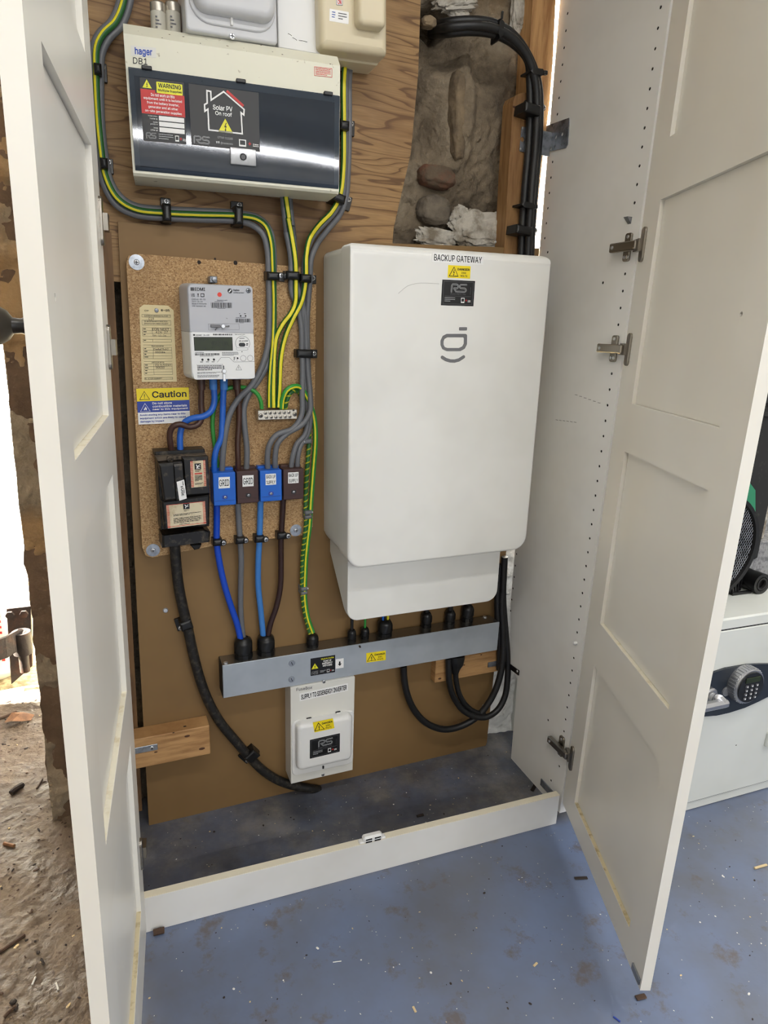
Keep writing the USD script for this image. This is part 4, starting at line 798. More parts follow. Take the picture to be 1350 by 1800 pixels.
for x in (418, 500, 580): S.poly(S.iso(Point(cx(x)*S.asp, cv(1210)).buffer(.024)), 'label_black', 1, 'indicator'); S.dashes(cx(x-34), cv(1236), cx(x+18), cv(1254), 2, 'ink', x, .5)
for x in (1005, 1108): S.poly(S.iso(Point(cx(x)*S.asp, cv(1196)).buffer(.066).difference(Point(cx(x)*S.asp, cv(1196)).buffer(.060))), 'ink_grey', 1, 'button')
S.dashes(cx(864), cv(1178), cx(894), cv(1226), 3, 'ink', 3, .5); S.poly(S.iso(Point(cx(922)*S.asp, cv(1194)).buffer(.02)), 'ink', 1, 'symbol'); S.dashes(cx(906), cv(1216), cx(940), cv(1228), 1, 'ink_grey', 1, .6)
S.line([(cx(625), cv(1250)), (cx(682), cv(1184)), (cx(800), cv(1182)), (cx(866), cv(1246)), (cx(1168), cv(1246))], .006, 'ink_grey', 1, 'moulded_line')
S.dashes(cx(340), cv(1292), cx(690), cv(1368), 4, 'ink', 21, .5); S.dashes(cx(335), cv(1386), cx(690), cv(1412), 2, 'ink_grey', 22, .5); S.dashes(cx(335), cv(1428), cx(650), cv(1468), 3, 'ink_grey', 23, .45); S.tri(cx(934), cv(1288), cv(1364), 'meter_white', 'ink', mark='!', wd=.05)
S.line([(cx(330), cv(1282)), (cx(705), cv(1276))], .004, 'ink_grey', 1, 'moulded_line'); S.line([(cx(705), cv(1276)), (cx(703), cv(1400))], .004, 'ink_grey', 1, 'moulded_line'); S.done()
seal((393.3, 652), False)
x, z = me.L(376, 491, -.03); lug = me.add('hanging_lug', cat(cbox(x-.007, x+.007, -.026, 0, z-.006, z+.006, .001), lathe([(0, 0), (.0042, 0), (.0042, .006), (0, .007)], 12, '-y', (x+.001, -.026, z))), 'dark_steel')

# ------------------------------------------------------------------ paper tag, caution sign
tg = T('meter_tag', 'manila paper tag with handwriting nailed up beside the meter', 'paper tag', wallM(.0997, 1.0901, .0195, 0, -.15, 0, d=.001))
pts = [tg.L(*p, -.001) for p in ((245, 541), (252.5, 535.5), (295, 537), (305, 545.5), (311, 671), (249.5, 671.5))]
tp = tg.add('tag', ext(Polygon(pts), .0008, -.001), 'paper_tag', smooth=False)
S = Sticker(tg, [(247, 545), (304, 545.5), (310.5, 670.5), (250.5, 671)], -.0010, 'printed_form', 'paper_tag')
cx = lambda x, y=600: (x-(150+(y-190)*.036))/(450); cv = lambda y: (y-190)/(1135-190)
for y0, y1 in ((248, 280), (322, 384), (1078, 1106)): S.frame(.05, cv(y0), .9, cv(y1), .0035, 'ink_pen')
S.text('ELECTRICITY METER INSTALLATION', .12, cv(256), .82, cv(272), 'ink_pen'); S.text('THE METER HAS BEEN CONNECTED &', .1, cv(328), .8, cv(344), 'ink_pen'); S.text('IDENTIFIED FOR CORRECT POLARITY', .1, cv(356), .82, cv(372), 'ink_pen')
for y0, n in ((418, 3), (568, 1), (645, 0), (676, 4), (862, 0), (894, 4)):
    for k in range(n+1): S.line([(.05, cv(y0+k*37)), (.9, cv(y0+k*37))], .0028, 'ink_pen')
    if n: S.line([(.05, cv(y0)), (.05, cv(y0+n*37))], .0028, 'ink_pen'); S.line([(.34, cv(y0)), (.34, cv(y0+n*37))], .0028, 'ink_pen'); S.line([(.9, cv(y0)), (.9, cv(y0+n*37))], .0028, 'ink_pen'); [S.dashes(.075, cv(y0+k*37+10), .2, cv(y0+k*37+24), 1, 'ink_pen', k+y0, .8) for k in range(n)]
S.text('REMOVED METER', .3, cv(650), .66, cv(666), 'ink_pen'); S.text('INSTALLED METER', .28, cv(868), .66, cv(884), 'ink_pen'); S.text('RE-ACTION WARRANTY', .06, cv(1084), .58, cv(1100), 'ink_pen')
S.text('CF', .13, .0, .26, cv(210), 'ink_pen', False); S.text('e-on', .62, cv(176), .87, cv(205), 'ink', True); S.text('C19', .24, cv(288), .4, cv(318), 'ink_pen')
for tx, a, b, y0, y1 in (('EON NEXT', .34, .84, 422, 452), ('424-27', .44, .8, 458, 488), ('06-11-24', .36, .75, 508, 532), ('Dwfaf7bA2', .36, .8, 686, 716), ('000384', .4, .7, 726, 754), ('21L1L3124H', .38, .86, 896, 924), ('00030', .4, .66, 932, 958)): S.text(tx, a, cv(y0), b, cv(y1), 'ink_pen')
S.done(); x, z = tg.L(275, 545.5, -.001); tg.add('nail', lathe([(0, 0), (.0040, 0), (.0036, .002), (0, .003)], 16, '-y', (x, -.0013, z)), 'dark_steel')
cs = T('caution_sign', 'yellow, blue and white caution sign below the paper tag', 'sign', wallM(.1055, .9743, .0195, 0, -1.1, 0, d=.001))
S = Sticker(cs, [(239.3, 683.5), (331.5, 680.5), (334.3, 742.5), (243.5, 746)], -.001, 'plate', 'label_white', thick=.0008); S.rect(0, 0, 1, .355, 'label_yellow', 1, 'yellow_panel'); S.rect(0, .355, 1, .665, 'label_blue', 1, 'blue_panel')
S.tri(.145, .07, .31, 'label_yellow', 'ink', mark='!', lv=2, wd=.05); S.text('Caution', .29, .085, .95, .265, bold=True, lv=3); S.tri(.145, .405, .64, 'label_blue', 'label_white', bolt='label_white', mark='flame', lv=2, wd=.04)
for k, (tx, a) in enumerate((('Do not store', .66), ('combustible materials', .95), ('near to this equipment', .965))): S.text(tx, .285, .385+k*.088, a, .45+k*.088, 'label_white', True, lv=3)
for k, (tx, a) in enumerate((('Avoid storing any items near to this', .91), ('equipment which are likely to cause', .92), ('damage by impact', .49))): S.text(tx, .035, .71+k*.092, a, .775+k*.092, 'ink_blue' if False else 'label_blue', True, lv=2)
S.done()

# ------------------------------------------------------------------ service cut-out (old black main fuse)
sc = T('service_cutout', 'dusty old black main fuse block with cream warning labels', 'main fuse', wallM(.1343, .8030, .09, 2.2, -1.2, .8, d=.072))
Lx = lambda px, y=-.06: sc.L(*px, y)
def quadbox(pts, yb, yf, c=.002):
    P = [sc.L(*p, yf) for p in pts]; cen = np.mean(P, 0); out = [(p[0], yb, p[1]) for p in P]+[(p[0], yf+c, p[1]) for p in P]
    for p in P: d = cen-p; d /= np.linalg.norm(d); q = p+d*c*1.4; out.append((q[0], yf, q[1]))
    return hull(out)
F = lambda x, y: (260+x/8.569, 770+y/8.571)
sc.add('base', quadbox([F(140, 330), F(905, 280), F(925, 1330), F(200, 1390)], 0, -.045), 'black_dusty')
ts = sc.add('terminal_shroud', quadbox([F(95, 205), F(855, 165), F(870, 260), F(120, 305)], 0, -.034), 'black_dusty')
for x, y in ((172, 210), (340, 205), (590, 180), (725, 172)):
    xx, zz0 = sc.L(*F(x, y), -.018); hl = sc.add('terminal_hole', lathe([(0, -.004), (.0072, -.004), (.0072, .0006), (0, .0006)], 18, 'z', (xx, -.018, zz0)), 'hole_dark'); sc.add('collar', lathe([(.0070, -.003), (.0092, -.003), (.0090, .0012), (.0072, .0012), (.0070, -.003)], 18, 'z', (xx, -.018, zz0)), 'dust_top', under=hl)
zt = sc.L(*F(480, 190), -.034)[1]
sc.add('dusty_ledge', quadbox([F(118, 285), F(880, 245), F(900, 290), F(150, 350)], 0, -.050, .001), 'dust_top')
sc.add('fuse_carrier', quadbox([F(170, 395), F(520, 365), F(545, 930), F(250, 970)], -.03, -.072, .004), 'black_dusty')
sc.add('carrier_grip', quadbox([F(390, 400), F(525, 385), F(560, 900), F(430, 960)], -.05, -.079, .003), 'black_dusty', label='ribbed grip of the fuse carrier')
sc.add('neutral_cover', quadbox([F(525, 300), F(912, 280), F(935, 850), F(570, 880)], -.03, -.066, .003), 'black_dusty')
sc.add('lower_cover', quadbox([F(210, 960), F(930, 860), F(930, 1310), F(250, 1385)], -.03, -.068, .003), 'black_dusty')
sc.add('cable_box', quadbox([F(215, 1470), F(855, 1380), F(945, 1420), F(935, 1570), F(440, 1625), F(218, 1660)], 0, -.050, .003), 'black_dusty')
sc.add('foot', quadbox([F(640, 1615), F(810, 1600), F(780, 1670), F(700, 1690)], 0, -.030, .002), 'black_matt')
x, z = sc.L(*F(330, 310), -.05); sc.add('seal_lug', lathe([(.003, 0), (.006, 0), (.006, .006), (.003, .006), (.003, 0)], 14, '-y', (x, -.05, z)), 'dust_top')
S = Sticker(sc, [F(635, 350), F(862, 333), F(882, 725), F(652, 750)], -.066, 'warning_label', 'label_cream')
for k in range(20): S.rect(0, k*.05, .18, k*.05+.024, 'label_redprint', 1, 'red_hatching'); S.rect(.85, k*.05, 1, k*.05+.024, 'label_redprint', 1, 'red_hatching')
S.rect(.28, .1, .7, .33, 'label_black', 1, 'emblem'); S.line([(.38, .14), (.45, .2), (.42, .3)], .03, 'label_white', 2, 'emblem'); S.line([(.66, .14), (.5, .2), (.55, .22), (.64, .22)], .02, 'label_white', 2, 'emblem'); S.line([(.62, .29), (.5, .29), (.48, .2)], .02, 'label_white', 2, 'emblem')
S.dashes(.3, .36, .68, .43, 2, 'ink', 3, .5); S.rect(.26, .46, .76, .51, 'label_redprint', 1, 'red_print'); S.dashes(.26, .55, .76, .78, 6, 'ink', 5, .6); S.dashes(.25, .84, .8, .92, 2, 'ink', 6, .45); S.done()
S = Sticker(sc, [F(275, 1012), F(858, 948), F(880, 1295), F(298, 1362)], -.068, 'information_label', 'label_cream')
for k in range(20): S.rect(0, k*.05, .07, k*.05+.022, 'label_redprint', 1, 'red_hatching'); S.rect(.93, k*.05, 1, k*.05+.022, 'label_redprint', 1, 'red_hatching')
S.rect(.0, .0, 1, .02, 'label_redprint', 1, 'red_hatching'); S.rect(0, .93, 1, .95, 'label_redprint', 1, 'red_hatching'); S.rect(.43, .02, .59, .26, 'label_black', 1, 'emblem'); S.line([(.47, .06), (.50, .13), (.485, .22)], .03, 'label_white', 2, 'emblem'); S.line([(.565, .07), (.51, .13), (.53, .15), (.56, .15)], .02, 'label_white', 2, 'emblem')
S.dashes(.44, .3, .58, .36, 2, 'ink', 2, .5); S.dashes(.16, .43, .88, .53, 2, 'ink', 7, .42); S.dashes(.16, .6, .88, .84, 4, 'ink', 8, .42); S.dashes(.3, .87, .7, .91, 1, 'ink', 9, .5); S.done()
S = Sticker(sc, [F(425, 655), F(553, 630), F(578, 905), F(480, 950)], -.0795, 'fuse_label', 'label_white', label='white label lettered FUSE')
P_ = np.array([S.V, -S.U])      # lettering runs down the label
v_, f_, _ = text_unit('FUSE', True); Pq = S.O+np.outer(.18+.5*(1-v_[:, 1])*0+.22+.3*v_[:, 1]*1.0, S.U)*1.0+np.outer(.30+.5*v_[:, 0], S.V)
mm = trimesh.Trimesh(np.c_[Pq[:, 0], S.y0-.0005*v_[:, 2], Pq[:, 1]], f_, process=False); S.put(mm, 'ink', 'lettering')
for tx, u0, v0, v1 in (('100A', .74, .42, .68), ('Customer', .72, .06, .28)):
    v_, f_, _ = text_unit(tx, False); Pq = S.O+np.outer(u0+.16*v_[:, 1], S.U)+np.outer(v0+(v1-v0)*v_[:, 0], S.V); S.put(trimesh.Trimesh(np.c_[Pq[:, 0], S.y0-.0005*v_[:, 2], Pq[:, 1]], f_, process=False), 'ink', 'lettering')
S.done()
# ------------------------------------------------------------------ four connector blocks
G = lambda x, y: (365+x/7.5, 800+y/7.5)
for (uc, zc, w, Wd, Hd, m, lines, lq, sp, lab) in (
    (.2130, .8102, .060, .0452, .0689, 'block_blue', ['GRID'], [(143, 292), (292, 285), (294, 432), (144, 442)], (232, 555), 'blue connector block labelled GRID beside the black main fuse'),
    (.2605, .8116, .058, .0447, .0687, 'block_brown', ['GRID'], [(457, 270), (605, 262), (606, 408), (460, 418)], (540, 530), 'brown connector block labelled GRID between the two blue blocks'),
    (.3088, .8123, .060, .0460, .0665, 'block_blue', ['BACK UP', 'SUPPLY'], [(762, 250), (900, 242), (902, 388), (764, 397)], (838, 507), 'blue connector block labelled BACK UP SUPPLY'),
    (.3576, .8129, .058, .0447, .0668, 'block_brown', ['BACK UP', 'SUPPLY'], [(1060, 230), (1200, 222), (1198, 366), (1060, 375)], (1137, 485), 'brown connector block labelled BACK UP SUPPLY at the row end')):
    d = w-.018; b = T('connector_block', lab, 'connector block', wallM(uc, zc, w, .2, -.8, 0, d=d))
    h = b.add('housing', plate(-Wd/2, Wd/2, -Hd/2, Hd/2, 0, -d, .0022, .0018), m)
    b.add('base', cbox(-Wd/2+.001, Wd/2+.0004, -.016, 0, -Hd/2+.002, Hd/2+.004, .001), m)
    x, z = b.L(*G(*sp), -d); b.add('screw_well', plate(x-.0058, x+.0052, z-.0042, z+.0042, -d+.001, -d-.0006, .0034, .0004), 'screw_slot' if 'brown' in lab else 'label_blue', under=h); screw(b, x, z, -d-.0006, .0027)
    b.add('parting_line', bx(-Wd/2+.003, Wd/2-.003, -d-.0002, -d+.001, -Hd/2+.010, -Hd/2+.0105), 'screw_slot', under=h)
    maker(b, [G(*p) for p in lq], -d, lines)
# earth terminal bar
tb = T('earth_terminal_block', 'plated earth terminal bar with two rows of screws', 'terminal block', wallM(.3263, .9582, .045, .1, -1.3, 0, d=.027))
tb.add('bar', cbox(-.041, .041, -.027, -.004, -.0100, .0100, .001), 'terminal_metal'); tb.add('standoff', cat(bx(-.037, -.030, -.005, 0, -.007, .007), bx(.030, .037, -.005, 0, -.007, .007)), 'black_plastic')
for k in range(6):
    for r, z in ((0, .0042), (1, -.0046)):
        x = -.0255+k*.0098+(.002 if r else 0); screw(tb, x, z, -.027, .0037, 'terminal_metal')
for x, z in ((-.0355, -.001), (.0362, .0)): screw(tb, x, z, -.027, .0045, 'nickel')
for z in (.0055,): tb.add('wire_hole', lathe([(0, 0), (.0022, 0), (.002, .0003), (0, .0003)], 12, '-y', (.0335, -.027, .0048+.0035)), 'screw_slot')

# ------------------------------------------------------------------ cables (pixel, pixel, distance in front of the boards)
CR = [0.0]
def lay(x, y, w):      # a cable lies on the boards, not in them
    return max(w, CR[0]+(.0185 if 224 < x < 555 and 448 < y < 972 else .0005 if y > 390 and 205 < x < 948 else -.0115))
def pts(L): return [PW(x, y, lay(x, y, w)) for x, y, w in L]
def cable(name, label, L, r, m, cat_='cable', group=None, stripes=(), sides=12):
    CR[0] = r; P = [PW(*q) for q in L] if name == 'black_cable' else pts(L)
    ms = tube(P, r, sides)
    t = T(name, label, cat_, at(*P[0]), group); t.add('sheath', ms, m, smooth=60, world=True)
    for kw, sm in stripes: t.add('stripe', stripe(P, r, **kw), sm, smooth=60, world=True)
    return t
C3 = lambda x, y, w: (200+x/3.2143, 640+y/3.2143, w)
C2 = lambda x, y, w: (200+x/3.2143, 380+y/3.2143, w)
C1 = lambda x, y, w: (150+x/2.4545, y/2.4545, w)
RG, RE = .0060, .0052
# left loop: from the top edge down past the board's left side and under it
loop = [(222, -40, .012), (217, 5, .012), (203, 40, .012), (181, 62, .012), (170, 85, .012), (169, 130, .012), (172, 200, .012), (178, 262, .012), (186, 312, .010), (206, 350, .010), (236, 369, .012), (290, 376, .012), (352, 379, .014), (418, 381, .016), (452, 388, .022)]
def shift(L, dx, dy=0, dw=0): return [(x+dx, y+dy, w+dw) for x, y, w in L]
cable('grey_cable', 'outer grey cable of the loop running down the far left and under the board', shift(loop, -7, 4)[:1]+[(210, 5, .01), (196, 38, .01), (174, 60, .01), (163, 88, .01), (163, 130, .01), (168, 205, .01), (174, 268, .008), (182, 322, .007), (204, 360, .006), (236, 377, .008), (290, 383, .008), (352, 386, .010), (418, 389, .014), (444, 396, .022), (462, 412, .026), (470, 440, .028), (472, 490, .028), (473, 560, .028), (470, 610, .032), (458, 650, .036), (440, 680, .040), (420, 700, .044), (404, 728, .046), (395, 770, .046), (391, 810, .044), (390, 834, .040)], RG, 'cable_grey')
cable('grey_cable', 'inner grey cable of the left loop that ends in the brown GRID block', [(233, -40, .010), (228, 5, .010), (214, 44, .010), (191, 69, .010), (179, 95, .010), (177, 135, .010), (178, 205, .008), (184, 268, .006), (194, 318, .006), (212, 346, .004), (238, 362, .004), (292, 368, .004), (352, 371, .004), (420, 375, .008), (456, 384, .018), (474, 404, .024), (481, 440, .024), (481, 500, .022), (480, 580, .022), (474, 630, .024), (455, 668, .028), (439, 690, .032), (429, 716, .036), (430, 750, .038), (434, 790, .038), (433, 832, .036)], RG, 'cable_grey')
cable('earth_cable', 'green and yellow earth wire following the left loop down to the terminal bar', shift(loop, 0, -2, .006)[:-1]+[(452, 385, .026), (468, 398, .032), (477, 425, .034), (480, 470, .032), (482, 530, .028), (481, 590, .030), (476, 650, .034), (474, 690, .036), (474, 716, .036)], RE, 'earth_darkgreen', stripes=(({'turn': .45, 'half': .38}, 'earth_yellow'),))
# middle pair from the bottom of the consumer unit
cable('grey_cable', 'left grey cable dropping from the middle of the consumer unit', [C1(845, 780, .02), C1(850, 830, .018), C1(860, 930, .018), C1(872, 1031, .018), C2(975, 90, .022), C2(1000, 230, .026), C2(1003, 330, .028), C2(1005, 430, .026), C2(1040, 520, .026), C2(1060, 640, .028), C2(1062, 780, .030), C3(1066, 0, .032), C3(1064, 160, .036), C3(1060, 290, .040), C3(1010, 365, .044), C3(920, 400, .046), C3(880, 455, .046), C3(868, 520, .044), C3(870, 592, .040)], RG, 'cable_grey')
cable('grey_cable', 'right grey cable dropping from the middle of the consumer unit', [C1(872, 780, .012), C1(880, 850, .010), C1(890, 950, .010), C1(900, 1031, .012), C2(1005, 60, .018), C2(1020, 180, .022), C2(1024, 330, .024), C2(1046, 430, .022), C2(1080, 560, .022), C2(1086, 700, .024), C3(1095, 20, .028), C3(1110, 180, .034), C3(1108, 270, .040), C3(1065, 340, .044), C3(975, 395, .044), C3(925, 450, .044), C3(912, 520, .042), C3(912, 592, .038)], RG, 'cable_grey')
cable('earth_cable', 'bright green and yellow earth wire dropping from the middle of the consumer unit', [C1(858, 780, .028), C1(865, 850, .026), C1(880, 960, .026), C2(985, 10, .028), C2(1008, 130, .032), C2(1026, 260, .036), C2(1028, 400, .034), C2(1025, 490, .032), C2(1000, 550, .032), C2(955, 610, .032), C2(920, 680, .032), C2(908, 760, .032), C2(903, 900, .034), C2(902, 1020, .036), C3(903, 245, .036)], RE, 'earth_darkgreen', stripes=(({'turn': .1, 'half': .62}, 'earth_yellow'),))
# right pair from the beige isolator
cable('grey_cable', 'left grey cable running down from beneath the beige isolator', [(612, 100, -.004), (608, 140, .004), (608, 220, .004), (606, 300, .004), (602, 345, .006), (590, 370, .008), (568, 395, .012), (549, 418, .018), (537, 450, .024), (534, 490, .026), (532, 560, .022), (534, 622, .022), (538, 690, .024), (541, 740, .028), (535, 765, .034), (522, 780, .038), (515, 800, .040), (511, 826, .038)], RG*.95, 'cable_grey')
cable('grey_cable', 'right grey cable running down from beneath the beige isolator', [(617, 100, -.006), (614, 140, .000), (614, 220, .000), (612, 300, .000), (608, 348, .002), (597, 378, .004), (576, 404, .008), (558, 428, .014), (547, 455, .020), (545, 490, .022), (540, 560, .018), (541, 622, .018), (544, 690, .020), (546, 735, .026), (540, 765, .030), (529, 782, .034), (524, 800, .036), (522, 826, .034)], RG*.95, 'cable_grey')
cable('earth_cable', 'green and yellow earth wire running down from beneath the beige isolator', [(607, 105, .002), (604, 140, .012), (604, 220, .012), (603, 300, .012), (597, 345, .014), (583, 372, .018), (560, 396, .022), (544, 420, .028), (538, 450, .034), (537, 490, .034), (530, 530, .032), (515, 560, .032), (502, 590, .032), (494, 625, .033), (491, 680, .035), (489, 716, .036)], RE, 'earth_darkgreen', stripes=(({'turn': -.1, 'half': .6}, 'earth_yellow'),))
# earth wires at the terminal bar
cable('green_wire', 'plain green wire arching from the terminal bar behind the meter tails', [C3(836, 252, .040), C3(832, 215, .042), C3(812, 170, .042), C3(775, 142, .040), C3(700, 130, .030), C3(640, 140, .026), C3(595, 185, .024), C3(568, 250, .024), C3(558, 330, .024), C3(566, 430, .024), C3(580, 520, .024), C3(590, 600, .024)], .0042, 'earth_green')
cable('earth_cable', 'thick green earth wire hooping out of the terminal bar and down the board edge', [C3(948, 250, .038), C3(952, 205, .042), C3(975, 150, .046), C3(1010, 128, .044), C3(1050, 130, .036), C3(1085, 175, .030), C3(1118, 250, .026), C3(1136, 330, .026), C3(1140, 430, .028), C3(1128, 600, .028), C3(1116, 760, .030), C3(1108, 900, .030), C3(1096, 1000, .028), C3(1086, 1100, .022), (537, 1000, .018), (536, 1050, .016), (541, 1085, .018), (550, 1112, .020)], .0054, 'earth_green', stripes=(({'turn': .35, 'half': .32}, 'earth_yellow'),))
cable('earth_cable', 'twisted green and yellow earth wire beside the board edge', [C3(968, 250, .030), C3(976, 210, .034), C3(1000, 160, .036), C3(1035, 150, .030), C3(1068, 200, .018), C3(1092, 290, .014), C3(1104, 400, .026), C3(1098, 520, .030), C3(1090, 640, .030), C3(1084, 780, .030), C3(1086, 900, .030), C3(1074, 1020, .026), (532, 980, .018), (531, 1020, .016), (532, 1050, .016), (536, 1080, .016), (545, 1114, .018)], .0048, 'earth_darkgreen', stripes=(({'twist': 70.0, 'half': .75, 'step': .0014}, 'earth_yellow'),))
# meter tails
cable('meter_tail', 'brown meter tail that bends left into the black main fuse', [C3(494, 95, .045), C3(494, 150, .045), C3(494, 230, .045), C3(497, 300, .047), C3(478, 340, .052), C3(430, 356, .056), C3(375, 340, .058), C3(335, 352, .056), C3(316, 390, .052), C3(318, 440, .050), C3(325, 492, .045)], .0058, 'cable_brown')
cable('meter_tail', 'blue meter tail that bends left into the black main fuse', [C3(564, 100, .045), C3(566, 150, .045), C3(568, 210, .046), C3(550, 265, .050), C3(505, 296, .052), C3(450, 305, .050), C3(405, 325, .046), C3(380, 370, .044), C3(374, 430, .044), C3(376, 492, .044)], .0061, 'cable_blue')
cable('meter_tail', 'blue meter tail running straight down to the blue GRID block', [C3(622, 100, .045), C3(620, 150, .045), C3(616, 250, .045), C3(612, 350, .045), C3(606, 420, .046), C3(580, 480, .047), C3(568, 540, .047), C3(568, 612, .042)], .0061, 'cable_blue')
cable('meter_tail', 'brown meter tail running straight down to the brown GRID block', [C3(697, 100, .040), C3(700, 160, .040), C3(708, 250, .040), C3(706, 350, .040), C3(700, 440, .042), C3(702, 530, .044), C3(704, 604, .040)], .0058, 'cable_brown')
for px, m, lab in ((C3(494, 112, .045), 'cable_brown', 'far left brown'), (C3(562, 112, .045), 'cable_lightblue', 'left blue'), (C3(622, 112, .045), 'cable_lightblue', 'right blue'), (C3(695, 112, .040), 'cable_brown', 'far right brown')):
    P = PW(*px); solo('tail_sleeve', lathe([(0, -.011), (.0075, -.011), (.0078, .009), (0, .009)], 16, 'z', P), m, f'{lab} sleeve under the electricity meter', 'cable sleeve')
# tails from the blocks into the steel trunking
TZ = .4112
cable('tail_cable', 'deep blue tail from the blue GRID block to the left gland', [(381, 886, .035), (381, 920, .030), (381, 955, .028), (386, 990, .024), (395, 1030, .022), (406, 1066, .020), (416, 1095, .020), (423, 1124, .020)], .0068, 'cable_deepblue')
cable('tail_cable', 'grey tail from the brown GRID block to the left gland', [(418, 884, .032), (420, 920, .028), (422, 950, .026), (424, 985, .022), (423, 1030, .018), (423, 1070, .016), (425, 1100, .014), (428, 1124, .014)], .0062, 'cable_grey')
cable('tail_cable', 'lighter blue tail from the blue BACK UP SUPPLY block to the second gland', [(458, 879, .035), (457, 920, .030), (456, 950, .028), (454, 985, .024), (454, 1030, .020), (458, 1070, .018), (463, 1122, .018)], .0066, 'cable_lightblue')
cable('tail_cable', 'dark brown tail from the brown BACK UP SUPPLY block to the second gland', [(498, 876, .032), (496, 915, .028), (494, 945, .026), (494, 985, .022), (493, 1030, .020), (486, 1066, .020), (476, 1095, .020), (470, 1122, .020)], .0063, 'cable_darkbrown')
# incoming service cable
cable('service_cable', 'thick grimy black service cable snaking down from the main fuse to the floor', [(307, 955, .030), (309, 985, .028), (314, 1030, .024), (322, 1070, .022), (330, 1104, .020), (340, 1150, .018), (352, 1195, .018), (366, 1232, .018), (386, 1268, .016), (412, 1300, .016), (438, 1330, .016), (462, 1354, .016), (488, 1371, .016), (516, 1381, .016), (545, 1386, .018), (560, 1388, .010)], .0108, 'cable_dirty', sides=16)
# black armoured bundle at upper right: sweeps out of the hole, down beside the batten and behind the gateway
def bun(dx1, dy1, dx2, w): # offsets at the top run, at the drop
    return [(758, 56+dy1*.6, -.16), (768, 53+dy1*.8, -.07), (788, 49+dy1, -.010), (825, 46+dy1, .010), (868, 51+dy1, .016), (903, 70+dy1*.8, .018), (928, 102+dy1*.5, .018), (938+dx2*.8, 145+dy1*.2, .016), (940+dx2, 190, .015), (937+dx2, 260, .014), (931+dx2, 330, .014), (926+dx2, 400, .014), (924+dx2, 445, .014), (915+dx2, 560, .014)]
for dy, dx, dw, lab in ((-10, 9, 0, 'outermost black cable of the bundle curving down beside the batten'), (-1, 4, .013, 'front black cable of the bundle curving down beside the batten'), (9, -8, .0, 'innermost black cable of the bundle curving down beside the batten'), (4, 0, -.001, 'hindmost black cable of the bundle curving down beside the batten')):
    cable('black_cable', lab, [(x, y, w+dw) for x, y, w in bun(0, dy, dx, 0)], .0085, 'cable_black', group=None)
# and their loops under the trunking
E1 = lambda x, y, w: (590+x/4.0909, 1040+y/4.0923, w)
cable('black_cable', 'black cable making the widest loop beneath the trunking', [E1(488, 535, .026), E1(492, 620, .026), E1(515, 740, .028), E1(570, 860, .03), E1(660, 950, .034), E1(780, 990, .038), E1(900, 968, .042), E1(1010, 905, .046), E1(1100, 800, .05), E1(1160, 680, .052), E1(1195, 540, .05), E1(1205, 400, .046), E1(1200, 250, .04), E1(1195, 100, .035), E1(1205, -60, .03), E1(1215, -250, .03)], .0088, 'cable_black', sides=14)
cable('black_cable', 'black cable of the smaller loop, left of its pair, beneath the trunking', [E1(812, 480, .038), E1(812, 580, .040), E1(822, 680, .042), E1(860, 780, .042), E1(925, 860, .048), E1(1010, 900, .056), E1(1090, 900, .062), E1(1165, 850, .062), E1(1215, 760, .06), E1(1235, 640, .056), E1(1238, 500, .05), E1(1228, 350, .044), E1(1215, 200, .038), E1(1205, 40, .034), E1(1210, -200, .03)], .0082, 'cable_black', sides=14)
cable('black_cable', 'short black cable tucked inside the smaller loop beneath the trunking', [E1(862, 560, .040), E1(866, 640, .040), E1(890, 740, .042), E1(935, 815, .042), E1(1000, 865, .046), E1(1070, 880, .050)], .0072, 'cable_black', sides=14)
cable('black_cable', 'black cable dropping behind the right end of the trunking', [E1(1175, -200, .022), E1(1165, -40, .024), E1(1162, 120, .028), E1(1172, 300, .034), E1(1180, 430, .036), E1(1176, 560, .040)], .0085, 'cable_black')
bgd = T('cable_boot', 'black moulded boot hanging under the right half of the trunking', 'cable boot', wallM(*wuz(*E1(870, 510, 0)[:2], .040), .040, d=0))
bgd.add('boot', loft([np.c_[rx*np.cos(np.arange(16)*math.pi/8)+ox, ry*np.sin(np.arange(16)*math.pi/8), np.full(16, z)] for rx, ry, z, ox in ((.022, .015, .020, 0), (.022, .015, .008, 0), (.019, .014, -.006, .001), (.012, .011, -.018, -.001), (.009, .009, -.030, -.002))]), 'black_plastic', smooth=50)

# ------------------------------------------------------------------ clips, ties
def clip(label, px, wpx, hpx, spx, w, depth, rot=0.0, m='black_plastic', round_tab=False, sr=.0052, name='cable_clip', cat_='cable clip'):
    """strap over the cable: px its middle, wpx x hpx its size in the photo, spx its screw."""
    u, z = wuz(*px, w+depth); a = wuz(px[0]-wpx/2, px[1], w+depth)[0]; b = wuz(px[0]+wpx/2, px[1], w+depth)[0]; wu = abs(b-a); hz = abs(wuz(px[0], px[1]-hpx/2, w+depth)[1]-wuz(px[0], px[1]+hpx/2, w+depth)[1])
    t = T(name, label, cat_, wallM(u, z, w, 0, rot, 0))
    t.add('strap', plate(-wu/2, wu/2, -hz/2, hz/2, 0, -depth, .001, min(depth*.55, .006), steps=4), m)
    x, zz = t.L(*spx, -.006); sx = math.copysign(1, x) if abs(x) > abs(zz) else 0
    if round_tab: tab = plate(min(0, x)-(.0065 if x < 0 else 0), max(0, x)+(.0065 if x > 0 else 0), zz-.0065, zz+.0065, 0, -.006, .0064, .001)
    else: tab = plate(min(-wu/2, x-.0075), max(wu/2, x+.0075), min(-hz/2, zz-.006), max(hz/2, zz+.006), 0, -.006, .0015, .001)
    t.add('tab', tab, m); screw(t, x, zz, -.006, sr); return t
clip('black cable clip on the left loop, beside the maker label', (172, 119), 14, 20, (179.5, 117.5), -.012, .046)
